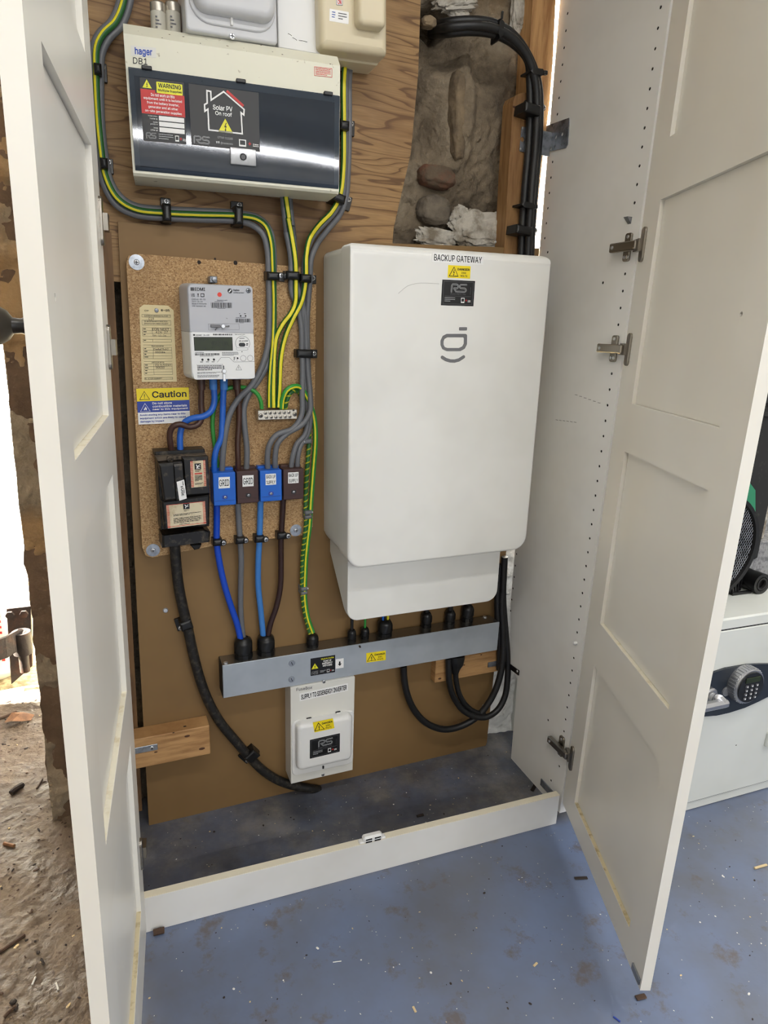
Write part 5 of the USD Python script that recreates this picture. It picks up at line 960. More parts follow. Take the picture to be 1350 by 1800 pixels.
clip('black cable clip on the left loop, at the lower left of the smoked lid', (183, 286), 14, 20, (191, 285), -.012, .046)
clip('left of two black cable clips on the level run under the smoked board', (294, 373), 15, 32, (292.5, 354), -.012, .044)
clip('right of two black cable clips on the level run under the smoked board', (421, 378), 15, 34, (420.5, 360.5), -.012, .048)
clip('black cable clip at the right edge of the smoked lid', (607, 219), 17, 17, (617.5, 217.5), -.012, .042)
clip('black cable clip on the cables bending in below the right corner of the smoked board', (598, 347), 22, 16, (613, 350.5), -.012, .046, rot=14)
clip('left of three black cable clips in a row right of the meter', (481, 485), 23, 15, (494, 484.5), .018, .028)
clip('middle of three black cable clips in a row right of the meter', (516, 484), 24, 15, (506.5, 482), .018, .030)
clip('right of three black cable clips in a row right of the meter', (539, 489), 20, 15, (550, 489), .018, .028)
clip('black cable clip on four grey cables above the earth bar', (537, 622), 30, 15, (552, 621.5), .018, .024)
clip('black clip on the deep blue tail', (383, 955), 17, 12, (393, 954.5), .018, .026, round_tab=True)
clip('black clip on the grey tail below the blocks', (423, 951.5), 17, 12, (432, 950.5), .018, .024, round_tab=True)
clip('black clip on the lighter blue tail', (457, 949), 17, 12, (467.5, 948.5), .018, .026, round_tab=True)
clip('black clip on the dark brown tail', (496, 943), 16, 12, (507, 942.5), .018, .024, round_tab=True)
clip('upper black clip on the thick service cable', (328, 1101), 22, 17, (317.5, 1104), 0, .034, rot=-14)
clip('lower black clip on the thick service cable', (444, 1332), 22, 17, (435, 1337), 0, .030, rot=-38)
clip('upper black clip on the black cable bundle', (938, 190), 28, 19, (955.5, 189), .002, .043, rot=4, round_tab=True)
clip('lower black clip on the black cable bundle', (923, 404), 28, 16, (940.5, 405), .002, .043, rot=4, round_tab=True)
for k, (px, lab) in enumerate((((540, 776), 'top grey saddle clip on the twisted earth wire, beside the brown block'), ((541, 903), 'middle grey saddle clip on the twisted earth wire, by the board corner'), ((537, 1041), 'lowest grey saddle clip on the twisted earth wire, above the small gland'))):
    t = T('saddle_clip', lab, 'cable clip', wallM(*wuz(*px, .03), .018 if k < 2 else 0, 0, -4, 0)); dp = .022 if k < 2 else .024
    t.add('saddle', cat(plate(-.0085, .0085, -.0005 if k else -.004, .0095 if k else .006, 0, -dp, .002, .004), *([plate(-.009, .008, -.0105, -.0015, 0, -dp+.001, .002, .004)] if k else [])), 'cable_grey'); t.add('pin', lathe([(0, 0), (.0022, 0), (.002, .002), (0, .003)], 10, '-y', (-.0075 if k == 0 else .0085, -dp+.004, .001 if k == 0 else .004)), 'screw')
for px, wp, rot, lab in (((878, 51), 8, 0, 'cable tie with a cut tail on the level part of the black bundle'), ((942, 128), 30, -4, 'cable tie near the bend of the black bundle'), ((926, 362), 30, 2, 'cable tie low on the black bundle')):
    u, z = wuz(*px, .03); t = T('cable_tie', lab, 'cable tie', wallM(u, z, .002, 0, rot, 0))
    if wp > 10: wu = wp*.00125; t.add('band', plate(-wu/2-.001, wu/2+.001, -.0022, .0022, 0, -.037, .001, .008, steps=4), 'black_plastic'); t.add('lock', cbox(wu/2-.004, wu/2+.005, -.038, -.030, -.004, .004, .001), 'black_plastic')
    else: t.add('band', plate(-.0022, .0022, -.020, .018, 0, -.036, .001, .008, steps=4), 'black_plastic'); t.add('tail', cbox(-.001, .003, -.035, -.030, .016, .030, .001), 'black_plastic')

# ------------------------------------------------------------------ battery gateway (the big white box)
W, H, D = .4299, .6301, .193
gw = T('backup_gateway', 'big white battery gateway box with a rounded top, labelled BACKUP GATEWAY', 'electrical box', wallM(.6456, .9760, D, -2.05, -1.41, .51, d=D))
def inter(a, b):
    M = lambda t: manifold3d.Manifold(manifold3d.Mesh(np.asarray(t.vertices, np.float32), np.asarray(t.faces, np.uint32)))
    for q in (a, b): q.merge_vertices()
    g = (M(a) ^ M(b)).to_mesh(); return trimesh.Trimesh(np.array(g.vert_properties)[:, :3], np.array(g.tri_verts), process=False)
def sidecut(P, x0=-W, x1=W):
    m = ext(Polygon(P), x1-x0, 0); v = np.array(m.vertices); m.vertices = np.c_[v[:, 1]+x0, v[:, 0], v[:, 2]]; m.fix_normals(); return m
def arc(cx, cz, r, a0, a1, n=9): return [(cx+r*math.cos(math.radians(a0+(a1-a0)*k/n)), cz+r*math.sin(math.radians(a0+(a1-a0)*k/n))) for k in range(n+1)]
ys = -.133; R_ = .022
gw.add('front_cover', inter(plate(-W/2, W/2, -H/2, H/2, ys-.0012, -D, (.032, .034, .016, .010), .007, n=8, steps=5), sidecut([(0, -H)]+[(0, H/2)]+arc(-D+R_, H/2-R_, R_, 90, 180, 16)+[(-D, -H)])), 'gateway_white', smooth=40)
gw.add('rear_body', inter(plate(-W/2+.0022, W/2-.0022, -H/2+.0022, H/2-.0022, -.0085, ys+.0012, (.032, .034, .016, .014), .001, n=8), sidecut([(.01, -H/2+.045), (-.02, -H/2+.020), (-.06, -H/2+.006), (-.2, -H/2), (-.2, H/2)]+arc(-.025, H/2-.025, .025, 90, 0, 6)+[(.0, 0)])), 'gateway_white', smooth=25)
ysk = -.142; sx0, sx1 = gw.L(611, 1030, ysk)[0], gw.L(877, 1010, ysk)[0]; sz = (gw.L(640, 1089.5, ysk)[1]+gw.L(850, 1059, ysk)[1])/2
gw.add('cable_skirt', inter(plate(sx0, sx1, sz, -H/2+.05, -.0085, ysk, (.026, .028, .001, .001), .003, n=8), sidecut([(ysk-.01, sz-.05), (ysk+.018, sz-.05), (ysk+.018, sz+.018), (-.004, -H/2-.018), (-.004, H/2), (ysk-.01, H/2)])), 'gateway_white', smooth=25)
lv = gw.L(944, 730, -.06); gw.add('side_lever', plate(-.03, .03, -.06, .06, 0, -.012, .012, .006).apply_transform(np.array([[0, -1, 0, W/2-.003], [1, 0, 0, -.08], [0, 0, 1, lv[1]], [0, 0, 0, 1.0]])), 'gateway_white')
# curved top edge carries the paper label: laid on the flat just under the roll
S = Sticker(gw, [(760, 444), (850, 449), (849.5, 466), (759.5, 460)], -D+.0016 if False else -D, 'name_label', 'label_white'); S.text('BACKUP GATEWAY', .035, .16, .965, .84); S.done()
danger(gw, [(787.5, 466), (827.5, 468), (826, 490), (787, 488)], -D)
rs_sticker(gw, [(777.5, 491.5), (835, 494), (832, 538.5), (775, 536.5)], -D)
K = lambda x, y: gw.L(730+x/7.826, 420+y/7.826, -D)
def gprint(name, g): gw.add(name, ext(g, .0006, -D-.0004), 'logo_grey', smooth=False)
def kk(L): return [tuple(K(*p)) for p in L]
rr = np.linalg.norm(K(345, 1400)-K(388, 1400))/2
bowl = [(690, 1330), (430, 1330), (395, 1350), (367, 1400), (367, 1460), (385, 1500), (430, 1521), (610, 1521), (660, 1495), (688, 1440), (690, 1330)]
from shapely import affinity
def smoothp(L, r=.006): P = Polygon(kk(L)); return P.buffer(-r).buffer(r)
outer = Polygon(kk([(712, 1306), (430, 1306), (375, 1335), (346, 1400), (346, 1460), (370, 1515), (430, 1543), (620, 1543), (680, 1510), (710, 1450)])).buffer(-.004).buffer(.004); inner = Polygon(kk([(668, 1353), (440, 1353), (402, 1375), (388, 1410), (388, 1455), (405, 1488), (440, 1500), (600, 1500), (645, 1478), (666, 1440)])).buffer(-.003).buffer(.003)
gprint('emblem_bowl', outer.difference(inner)); gprint('emblem_bar', Polygon(kk([(602, 1214), (712, 1214), (710, 1260), (600, 1260)])).buffer(-.0015).buffer(.0015)); gprint('emblem_smile', LineString(kk([(370, 1628), (420, 1660), (480, 1678), (540, 1680), (600, 1664), (664, 1622)])).buffer(rr*.95, 6))
q = [gw.L(*p, -D) for p in ((700, 516), (716, 503), (735, 498), (757, 498), (772, 499))]
gw.add('scuff', cat(tube([(p[0], -D, p[1]) for p in q], .0004, 4)), 'smudge')

# ------------------------------------------------------------------ steel trunking with glands
tr = T('steel_trunking', 'long galvanised steel trunking with black glands across the lower wall', 'cable trunking', wallM(.5601, .3709, .05, -.52, -.54, -.4, d=.05))
W, H, D = .7121, .0804, .05
tk = tr.add('channel', cat(bx(-W/2, W/2, -D+.0012, -.004, -H/2, H/2-.0014)), 'trunk_top', smooth=False)
tr.add('top_plate', bx(-W/2-.0005, W/2, -D+.0016, -.004, H/2-.0014, H/2), 'trunk_top'); tr.add('cover', cbox(-W/2-.001, W/2+.001, -D-.0012, -D+.0012, -H/2, H/2+.0006, .0009), 'galv')
tr.add('end_cap', bx(-W/2-.0018, -W/2, -D+.001, -.004, -H/2, H/2-.001), 'black_matt')
def top(px): P = PZ(*px, TZ); q = tr.inv @ np.r_[P, 1]; return q[0], q[1]
def gland(name, px, r, hh, wire=None):
    x, y = top(px); y = max(min(y, -.012), -D+r*.9+.002) if r < .02 else -.024
    hexr = [np.c_[r*np.cos(np.arange(12)*math.pi/6+.3)*s_, r*np.sin(np.arange(12)*math.pi/6+.3)*s_, np.full(12, z)] for z, s_ in ((0, .93), (hh*.22, .93), (hh*.24, .86), (hh*.34, .86))]
    hx = [np.c_[np.array([(r*math.cos(a)*k_, r*math.sin(a)*k_) for a, k_ in ((i*math.pi/6+.3, 1.0 if i % 2 == 0 else .9) for i in range(12))])*s_, np.full(12, z)] for z, s_ in ((hh*.34, 1), (hh*.72, 1), (hh*.82, .93), (hh*.93, .78), (hh, .55), (hh*.97, .45))]
    m1, m2 = loft(hexr), loft(hx)
    for m_ in (m1, m2): m_.apply_translation([x, y, H/2])
    g = tr.add('cable_gland', m1, 'black_plastic', smooth=25); tr.add('dome_nut', m2, 'black_plastic', smooth=35, under=g)
    if wire: 
        for k, (mw, rw, ox) in enumerate(wire): tr.add('wire', lathe([(0, 0), (rw, 0), (rw, .12), (0, .12)], 10, 'z', (x+ox, y, H/2+hh*.8)), mw, under=g)
    return g
gland('gland', (427, 1150), .0225, .048); gland('gland', (467, 1145), .0220, .046); gland('gland', (549, 1134), .0160, .030)
gland('gland', (618, 1126), .0115, .030, [('cable_black', .004, 0)]); gland('gland', (641, 1121), .0115, .028, [('earth_green', .003, 0)]); gland('gland', (674, 1114), .0200, .042, [('cable_blue', .003, -.006), ('cable_black', .003, 0), ('earth_yellow', .003, .007)])
gland('gland', (748, 1101), .0150, .040, [('cable_black', .006, 0)]); gland('gland', (790, 1096), .0150, .036, [('cable_black', .007, 0)]); gland('gland', (820, 1091), .0175, .044, [('cable_black', .008, 0)])
for px in ((398, 1167), (852, 1087)):
    x, y = top(px); p = tr.add('top_screw', lathe([(0, 0), (.0055, 0), (.005, .003), (.002, .0042), (0, .0043)], 14, 'z', (x, max(min(y, -.008), -.042), H/2)), 'screw')
for px in ((513, 1166), (512.5, 1194)):
    x, z = tr.L(*px, -D-.0012); p = tr.add('cover_screw', lathe([(0, 0), (.0078, 0), (.0070, .0016), (0, .002)], 22, '-y', (x, -D-.0012, z)), 'zinc'); tr.add('screw_slot', cbox(x-.0045, x+.0045, -D-.0034, -D-.0028, z-.0007, z+.0007, .0002).apply_transform(trimesh.transformations.rotation_matrix(1.2, [0, 1, 0], [x, 0, z])), 'screw_slot', under=p)
S = Sticker(tr, [(546, 1157.5), (589, 1151.5), (589, 1181), (546, 1188.5)], -D-.0012, 'warning_sticker', 'label_black')
S.tri(.17, .3, .62, 'label_lime'); S.text('SOLAR PV SYSTEM', .42, .08, .94, .16, 'label_lime', True)
for k, (tx, a, b) in enumerate((('POINT OF', .52, .84), ('EMERGENCY', .47, .89), ('SWITCHING', .49, .87))): S.text(tx, a, .21+k*.13, b, .31+k*.13, 'label_white', True)
rs_logo(S, .04, .76, .3, .93); S.dashes(.38, .78, .62, .92, 2, 'silver_print', 3, .4); phone_and_plus(S, .66, .76, .96, .93); S.done()
S = Sticker(tr, [(590, 1159), (604, 1157), (604, 1173.5), (590, 1175.5)], -D-.0012, 'arrow_label', 'label_white'); S.poly([(.42, .28), (.6, .28), (.6, .52), (.75, .52), (.51, .75), (.27, .52), (.42, .52)], 'ink', 1, 'arrow'); S.done()
danger(tr, [(644, 1148), (678, 1143.5), (678, 1160), (644, 1165)], -D-.0012)
S = Sticker(tr, [(630, 1135), (633, 1134), (635, 1138), (632, 1139)], -D-.0012, 'scratch', 'chip_dark').done()

# ------------------------------------------------------------------ small fuse box below the trunking
W, H, D = .1585, .2610, .056
fb = T('fuse_box', 'small white fuse box under the trunking, labelled for the inverter supply', 'fuse box', wallM(.4362, .1985, D, -1.2, -.60, -.2, d=D))
fb.add('enclosure', plate(-W/2, W/2, -H/2, H/2, -.0025, -D, .0015, .0012), 'offwhite_metal')
N = lambda x, y: (480+x/6.136, 1140+y/6.136)
fx = lambda p, y=-D: fb.L(*N(*p), y)
rx0, rx1 = fx((200, 1000))[0], fx((868, 900))[0]; rz1 = (fx((540, 720))[1]); rz0 = fx((540, 1300))[1]
fb.add('bezel', plate(rx0, rx1, rz0, rz1, -D+.001, -D-.0025, .014, .0022), 'white_plastic')
yfl = -D-.024; cx0, cx1 = fx((290, 1100), yfl)[0]-.006, fx((858, 1000), yfl)[0]+.001; cz1, cz0 = fx((590, 790), yfl)[1]+.004, fx((590, 1250), yfl)[1]
fb.add('door_flap', plate(cx0, cx1, cz0-.004, cz1, -D-.001, yfl, (.014, .014, .014, .014), .011, n=7, steps=5), 'white_plastic')
for p in ((388, 757), (702, 690)):
    x, z = fx(p, -D-.0025); h = fb.add('hinge_slot', cbox(x-.006, x+.006, -D-.0035, -D, z-.0024, z+.0024, .0006), 'screw_slot'); fb.add('hinge_pin', cbox(x-.0055, x+.0058, -D-.0050, -D-.002, z-.0018, z+.0008, .0007), 'white_plastic', under=h)
x, z = fx((540, 1278), -D-.0025); fb.add('flap_latch', cbox(x-.002, x+.002, -D-.005, -D-.002, z-.004, z+.004, .0006), 'screw_slot')
for p in ((549, 358), (538, 1360)): x, z = fx(p); screw(fb, x, z, -D, .0042)
S = Sticker(fb, [N(248, 425), N(428, 398), N(428, 432), N(248, 462)], -D, 'maker_print', 'offwhite_metal'); S.text('FuseBox', .02, .06, .96, .96, 'ink_grey'); S.done()
S = Sticker(fb, [N(286, 490), N(808, 368), N(808, 458), N(286, 565)], -D, 'name_label', 'label_white'); S.text('SUPPLY TO SIGENERGY INVERTER', .03, .2, .97, .82, 'ink', True); S.done()
danger(fb, [N(430, 798), N(645, 752), N(662, 858), N(446, 905)], yfl)
rs_sticker(fb, [N(398, 985), N(720, 915), N(718, 1110), N(396, 1190)], yfl)

# ------------------------------------------------------------------ safe on the right and what stands on it
sf = T('safe', 'light grey floor safe with a keypad dial behind the right wardrobe door', 'safe', at(1.36, -.065, 0))
Yf = -.065; X0, X1, ZT = 1.06, 1.66, .527
sf.add('body', cbox(X0, X1, Yf, .42, 0, ZT, .004), 'safe_grey', world=True)
sd = sf.add('door', cbox(X0+.03, 1.597, Yf-.0040, Yf+.01, .030, .498, .0015), 'safe_grey', world=True)
sf.add('door_gap', cat(bx(X0+.027, 1.600, Yf-.0006, Yf+.002, .027, .030), bx(X0+.027, 1.600, Yf-.0006, Yf+.002, .498, .501), bx(1.597, 1.600, Yf-.0006, Yf+.002, .027, .501)), 'screw_slot', under=sd, world=True)
yd = Yf-.0041
def sp(x, y, Y=yd): P = PY(x, y, Y); return P[0], P[2]
SQ = lambda x, y, Y=yd: sp(1180+x/4.288, 1060+y/4.286, Y)
tp = [SQ(*p) for p in ((262, 530), (400, 485), (560, 458), (660, 452), (729, 452))]; bt = [SQ(*p) for p in ((729, 690), (640, 735), (540, 780), (420, 818), (330, 838), (206, 848))]
cxm = (tp[-1][0]+bt[0][0])/2; zc = (tp[-1][1]+bt[0][1])/2
lens = Polygon([(1.125, .345), (1.19, .385)]+tp+[(1.60, .385), (1.63, .36), (1.60, .335)]+bt+[(1.19, .295), (1.125, .33)]).buffer(0)
fm = ext(lens, .006, 0); fm.apply_translation([0, yd-.006, 0]); cp = sf.add('control_panel', fm, 'safe_navy', world=True, smooth=False)
dc = np.array(SQ(590, 630, yd-.03)); rr_ = abs(SQ(697, 600, yd-.03)[0]-SQ(487, 660, yd-.03)[0])/2
knurl = [(0, 0), (rr_*1.03, 0), (rr_*1.03, .020), (rr_*.97, .026), (0, .026)]
dl = sf.add('dial', lathe(knurl, 48, '-y', (dc[0], yd-.006, dc[1])), 'satin_silver', under=None, world=True)
for k in range(36):
    a = k*math.pi/18; m = cbox(-.0022, .0022, -.022, -.003, rr_*1.0, rr_*1.06, .0007); m.apply_transform(trimesh.transformations.rotation_matrix(a, [0, 1, 0])); m.apply_translation([dc[0], yd-.006, dc[1]]); sf.add('grip_rib', m, 'satin_silver', under=dl, world=True)
kp = sf.add('keypad', lathe([(0, 0), (rr_*.9, 0), (rr_*.88, .0028), (0, .0035)], 40, '-y', (dc[0], yd-.032, dc[1])), 'black_plastic', world=True)
sf.add('display', cbox(dc[0]-rr_*.52, dc[0]+rr_*.52, yd-.0368, yd-.034, dc[1]+rr_*.32, dc[1]+rr_*.62, .0008), 'lcd_green', under=kp, world=True)
for r in range(4):
    for c in range(3):
        x, z = dc[0]+(c-1)*rr_*.36, dc[1]+rr_*(.12-.24*r); sf.add('key', cbox(x-.0042, x+.0042, yd-.0378, yd-.034, z-.003, z+.003, .001), 'ink_grey', under=kp, world=True)
        sf.add('key_number', cbox(x-.0014, x+.0014, yd-.0381, yd-.0376, z-.0018, z+.0018, .0001), 'label_white', under=kp, world=True)
bc = SQ(395, 655); sf.add('key_cover', lathe([(0, 0), (.0125, 0), (.012, .003), (0, .004)], 28, '-y', (bc[0], yd-.006, bc[1])), 'logo_grey', under=cp, world=True)
hp = SQ(375, 735, yd-.045); hb = SQ(285, 700, yd-.01)
hn = sf.add('door_handle', cat(lathe([(0, 0), (.022, 0), (.022, .008), (.018, .011), (0, .011)], 28, '-y', (hb[0], yd-.006, hb[1])), tube([(hb[0], yd-.010, hb[1]), (hb[0]+.004, yd-.03, hb[1]), (hp[0]-.012, yd-.050, hp[1]+.006), (hp[0]-.006, yd-.052, hp[1])], .0125, 16)), 'satin_silver', world=True)
sf.add('lever', cbox(hp[0]-.110, hp[0]+.008, yd-.066, yd-.044, hp[1]-.010, hp[1]+.010, .006), 'satin_silver', under=hn, world=True)
hg = sp(1347, 1300, yd); sf.add('hinge', cat(lathe([(0, -.02), (.009, -.02), (.009, .02), (0, .02)], 20, 'z', (hg[0]+.004, Yf-.008, hg[1]+.004)), bx(hg[0], hg[0]+.03, Yf-.004, Yf, hg[1]-.016, hg[1]+.024)), 'safe_grey', world=True)
pp = sp(1294, 1310); sf.add('paint_chip', lathe([(0, 0), (.0018, 0), (.001, .0003), (0, .0004)], 8, '-y', (pp[0], yd, pp[1])), 'chip_dark', under=sd, world=True)
# fan: green stand, black drum with wire guard
fc = PY(1257, 967, .03); fr = .136; fc = np.array([fc[0], .03, max(fc[2], ZT+fr*1.02)])
fn = T('drum_fan', 'black drum fan with a wire mesh guard and green frame on the safe', 'fan', at(fc[0], .12, ZT))
ring_ = lambda r0, r1, y0, y1, n=48: lathe([(r0, -y1), (r1, -y1), (r1, -y0), (r0, -y0), (r0, -y1)], n, '-y', (fc[0], 0, fc[2]))
fn.add('drum', ring_(fr*.955, fr, .03, .19), 'black_plastic', world=True); fn.add('rim', lathe([(fr*.94, -.042), (fr*1.0, -.046), (fr*1.02, -.036), (fr*1.0, -.026), (fr*.94, -.028), (fr*.94, -.042)], 48, '-y', (fc[0], 0, fc[2])), 'black_matt', world=True)
g = []
for k in range(1, 40):
    for sgn in (1, -1):
        o = (k-20)/20*fr*1.0; dirv = np.array([math.cos(math.radians(60*sgn)), math.sin(math.radians(60*sgn))]); nn = np.array([-dirv[1], dirv[0]]); c0 = nn*o
        if np.linalg.norm(c0) < fr*.93: L_ = math.sqrt((fr*.93)**2-o*o); a, b = c0-dirv*L_, c0+dirv*L_; g.append(tube([(fc[0]+a[0], .036, fc[2]+a[1]), (fc[0]+b[0], .036, fc[2]+b[1])], 0.0007, 4, raw=True))
for k in range(1, 30):
    pass
fn.add('wire_guard', cat(*g), 'dark_steel', world=True, smooth=60); fn.add('guard_ring', lathe([(fr*.50, -.036), (fr*.52, -.036), (fr*.52, -.033), (fr*.50, -.033), (fr*.50, -.036)], 40, '-y', (fc[0], 0, fc[2])), 'black_plastic', world=True)
fn.add('back_plate', lathe([(0, 0), (fr*.96, 0), (fr*.96, .004), (0, .004)], 40, '-y', (fc[0], .189, fc[2])), 'black_matt', world=True)
fn.add('motor_hub', lathe([(0, 0), (fr*.34, 0), (fr*.33, .02), (fr*.25, .035), (0, .04)], 30, '-y', (fc[0], .12, fc[2])), 'black_plastic', world=True)
for k in range(5):
    a = 2*math.pi*k/5; bl = hull([(fr*.2, .09, -.01), (fr*.2, .11, .03), (fr*.88, .075, -.05), (fr*.9, .115, .055), (fr*.55, .085, -.035), (fr*.55, .12, .05), (fr*.2, .092, -.01), (fr*.9, .117, .055)]); bl.apply_transform(trimesh.transformations.rotation_matrix(a, [0, 1, 0])); bl.apply_translation([fc[0], 0, fc[2]]); fn.add('blade', bl, 'black_plastic', world=True)
ga, gb_ = PY(1300, 826, .10), PY(1328, 862, .10); gx = gb_[0]
fq = [PY(*q, .075) for q in ((1303, 828), (1328, 862), (1328, 905))]
fn.add('frame', hull([tuple(q+np.array([0, dy, 0])) for q in fq for dy in (0, .11)]+[(fc[0]-.06, y, fq[0][2]+.02) for y in (.075, .185)]+[(fc[0]-.10, y, fq[1][2]-.02) for y in (.075, .185)]+[(fc[0]-.08, y, fq[2][2]) for y in (.075, .185)]), 'green_paint', world=True, smooth=False)
fn.add('grip_slot', lathe([(0, 0), (.016, 0), (.014, .004), (0, .004)], 20, '-y', (PY(1301, 850, .075)[0], .075, PY(1301, 850, .075)[2])), 'black_plastic', world=True)
for sx in (-.09, .09): fn.add('foot', cbox(fc[0]+sx-.02, fc[0]+sx+.02, .05, .17, ZT, ZT+.03, .004), 'black_matt', world=True)
# things beside the fan
a = PZ(1322, 1048, ZT); tz = ZT+.03
tb_ = T('black_tube', 'black cylinder lying on its side on the safe beside the fan', 'tube', at(a[0]+.05, .12, ZT))
bc_ = np.array([a[0]+.034, a[1]+.005, ZT+.0275])
def ycyl(r0, y0, y1, c, n=24): return lathe([(0, -y1), (r0, -y1), (r0, -y0), (0, -y0)], n, '-y', c)
tb_.add('barrel', lathe([(0, -.20), (.022, -.20), (.0265, -.16), (.0265, -.03), (.0275, -.02), (.0275, 0), (.019, 0), (.019, -.008), (0, -.008)], 28, '-y', tuple(bc_)), 'black_plastic', world=True)
tb_.add('end_ring', lathe([(.012, -.006), (.017, -.006), (.017, .001), (.012, .001), (.012, -.006)], 24, '-y', tuple(bc_)), 'black_matt', world=True)
st_ = T('black_stand', 'small black folding stand lying between the fan and the black cylinder', 'stand', at(a[0]-.04, .06, ZT))
sx = a[0]-.045
for k in range(4): st_.add('rail', hull([(sx+k*.014, .045+k*.006, ZT), (sx+k*.014+.006, .045+k*.006, ZT), (sx+k*.014, .06+k*.006, ZT), (sx+k*.014+.006, .06+k*.006, ZT), (sx+k*.014+.012, .07, ZT+.05), (sx+k*.014+.016, .07, ZT+.05), (sx+k*.014+.012, .078, ZT+.05)]), 'black_plastic', world=True, smooth=False)
st_.add('foot', cbox(sx-.006, sx+.06, .04, .05, ZT, ZT+.007, .002), 'black_plastic', world=True)
b0 = PY(1330, 684, .24)
bb = T('black_case', 'tall black plastic case standing behind the fan', 'case', at(1.62, .3, ZT))
bb.add('shell', cbox(1.40, 1.775, .24, .40, ZT, b0[2]-.045, .008), 'black_matt', world=True); bb.add('lid', cbox(1.395, 1.78, .232, .405, b0[2]-.043, b0[2], .008), 'black_matt', world=True)
bb.add('lid_rib', cbox(1.397, 1.778, .229, .24, b0[2]-.075, b0[2]-.060, .003), 'black_matt', world=True)
solo('white_block', cbox(1.78, 1.99, .40, .52, ZT, ZT+.12, .004), 'plaster_white', 'white block resting behind the black case', 'block')
solo('safe_shelf', cbox(1.66, 2.1, .38, .56, 0, ZT, .004), 'block_grey', 'low grey block pier behind the right end of the safe', 'block pier')

# ------------------------------------------------------------------ beyond the side doorway: rusty bracket, sack, leaf
rp = T('rusty_bracket', 'dark rusty steel post foot with a curled strap outside the doorway', 'bracket', at(-.36, 1.05, 0))
Yp = 1.02
def yp(x, y, Y=Yp): P = PY(x, y, Y); return P[0], P[2]
HQ = lambda x, y: (x/5.293, 980+y/5.294)
A = [yp(*HQ(*p)) for p in ((62, 480), (285, 455), (300, 1010), (105, 1180))]
rp.add('back_plate', hull([(x, y, z) for x, z in A for y in (Yp, Yp+.03)]), 'rust', world=True, smooth=False)
for p in ((95, 530), (225, 520)): x, z = yp(*HQ(*p), Yp); rp.add('bolt', lathe([(0, 0), (.012, 0), (.012, .01), (0, .012)], 6, '-y', (x, Yp, z)), 'rust', world=True)
L1 = [HQ(*p) for p in ((-60, 880), (0, 860), (60, 840), (120, 800), (175, 770), (215, 770))]
strap = []
for (px, dy) in zip(L1, (-.12, -.11, -.10, -.085, -.065, -.05)): x, z = yp(*px, Yp+dy); strap.append((x, Yp+dy, z))
hgt = abs(yp(*HQ(100, 700))[1]-yp(*HQ(100, 880))[1])
rp.add('strap', cat(*[hull([tuple(np.array(p)+np.array([0, dy, dz])) for p in (strap[i], strap[i+1]) for dy in (0, .012) for dz in (-hgt/2, hgt/2)]) for i in range(len(strap)-1)]), 'rust', world=True, smooth=False)
x, z = yp(*HQ(205, 790), Yp-.05); rp.add('knuckle', lathe([(.012, -hgt*.55), (.026, -hgt*.55), (.026, hgt*.55), (.012, hgt*.55), (.012, -hgt*.55)], 20, 'z', (x, Yp-.05, z)), 'rust', world=True); rp.add('hinge_pin', lathe([(0, -hgt*1.5), (.014, -hgt*1.5), (.014, hgt*.56), (0, hgt*.56)], 16, 'z', (x, Yp-.05, z)), 'rust', world=True)
x0, z0 = yp(*HQ(40, 470), 1.10); sb = T('sack', 'white sack with faint red lettering outside the doorway', 'sack', at(x0-.1, 1.2, 0))
sb.add('bag', loft([np.c_[outline(x0-.30, x0+.02, 1.06, 1.22, .05, 5)*np.array([1, 1]), np.full(24, z)] if False else np.c_[outline(x0-.30+i_, x0+.02-i_, 1.09+i_, 1.26-i_, .05, 5), np.full(24, z)] for z, i_ in ((.0, .02), (.03, .0), (z0*.6, -.004), (z0, .012))]), 'bag_white', world=True)
for k in range(9): sb.add('red_print', bx(x0-.03-(k % 3)*.004, x0-.012, 1.0895, 1.0905, z0*.9-k*z0*.075, z0*.9-k*z0*.075+z0*.03), 'label_red', world=True)
lf = [PZ(x, y, .012) for x, y in ((8, 1273), (22, 1262), (42, 1258), (60, 1255), (54, 1263), (40, 1272), (22, 1277))]
vt = []; 
for i, p in enumerate(lf): vt.append((p[0], p[1], .012+.012*math.sin(i*1.3)+.006))
lfm = trimesh.Trimesh(np.array(vt+[tuple(np.mean(vt, 0)+np.array([0, 0, .012]))]+[(a, b, c-.0012) for a, b, c in vt]), np.array([[i, (i+1) % 7, 7] for i in range(7)]+[[8+(i+1) % 7, 8+i, 7] for i in range(7)]), process=False)
solo('dead_leaf', lfm, 'leaf_brown', 'curled brown dead leaf on the mud outside the doorway', 'leaf')
mz = lambda P: float(mudz(np.array([[P[0]]]), np.array([[P[1]]]))[0, 0])
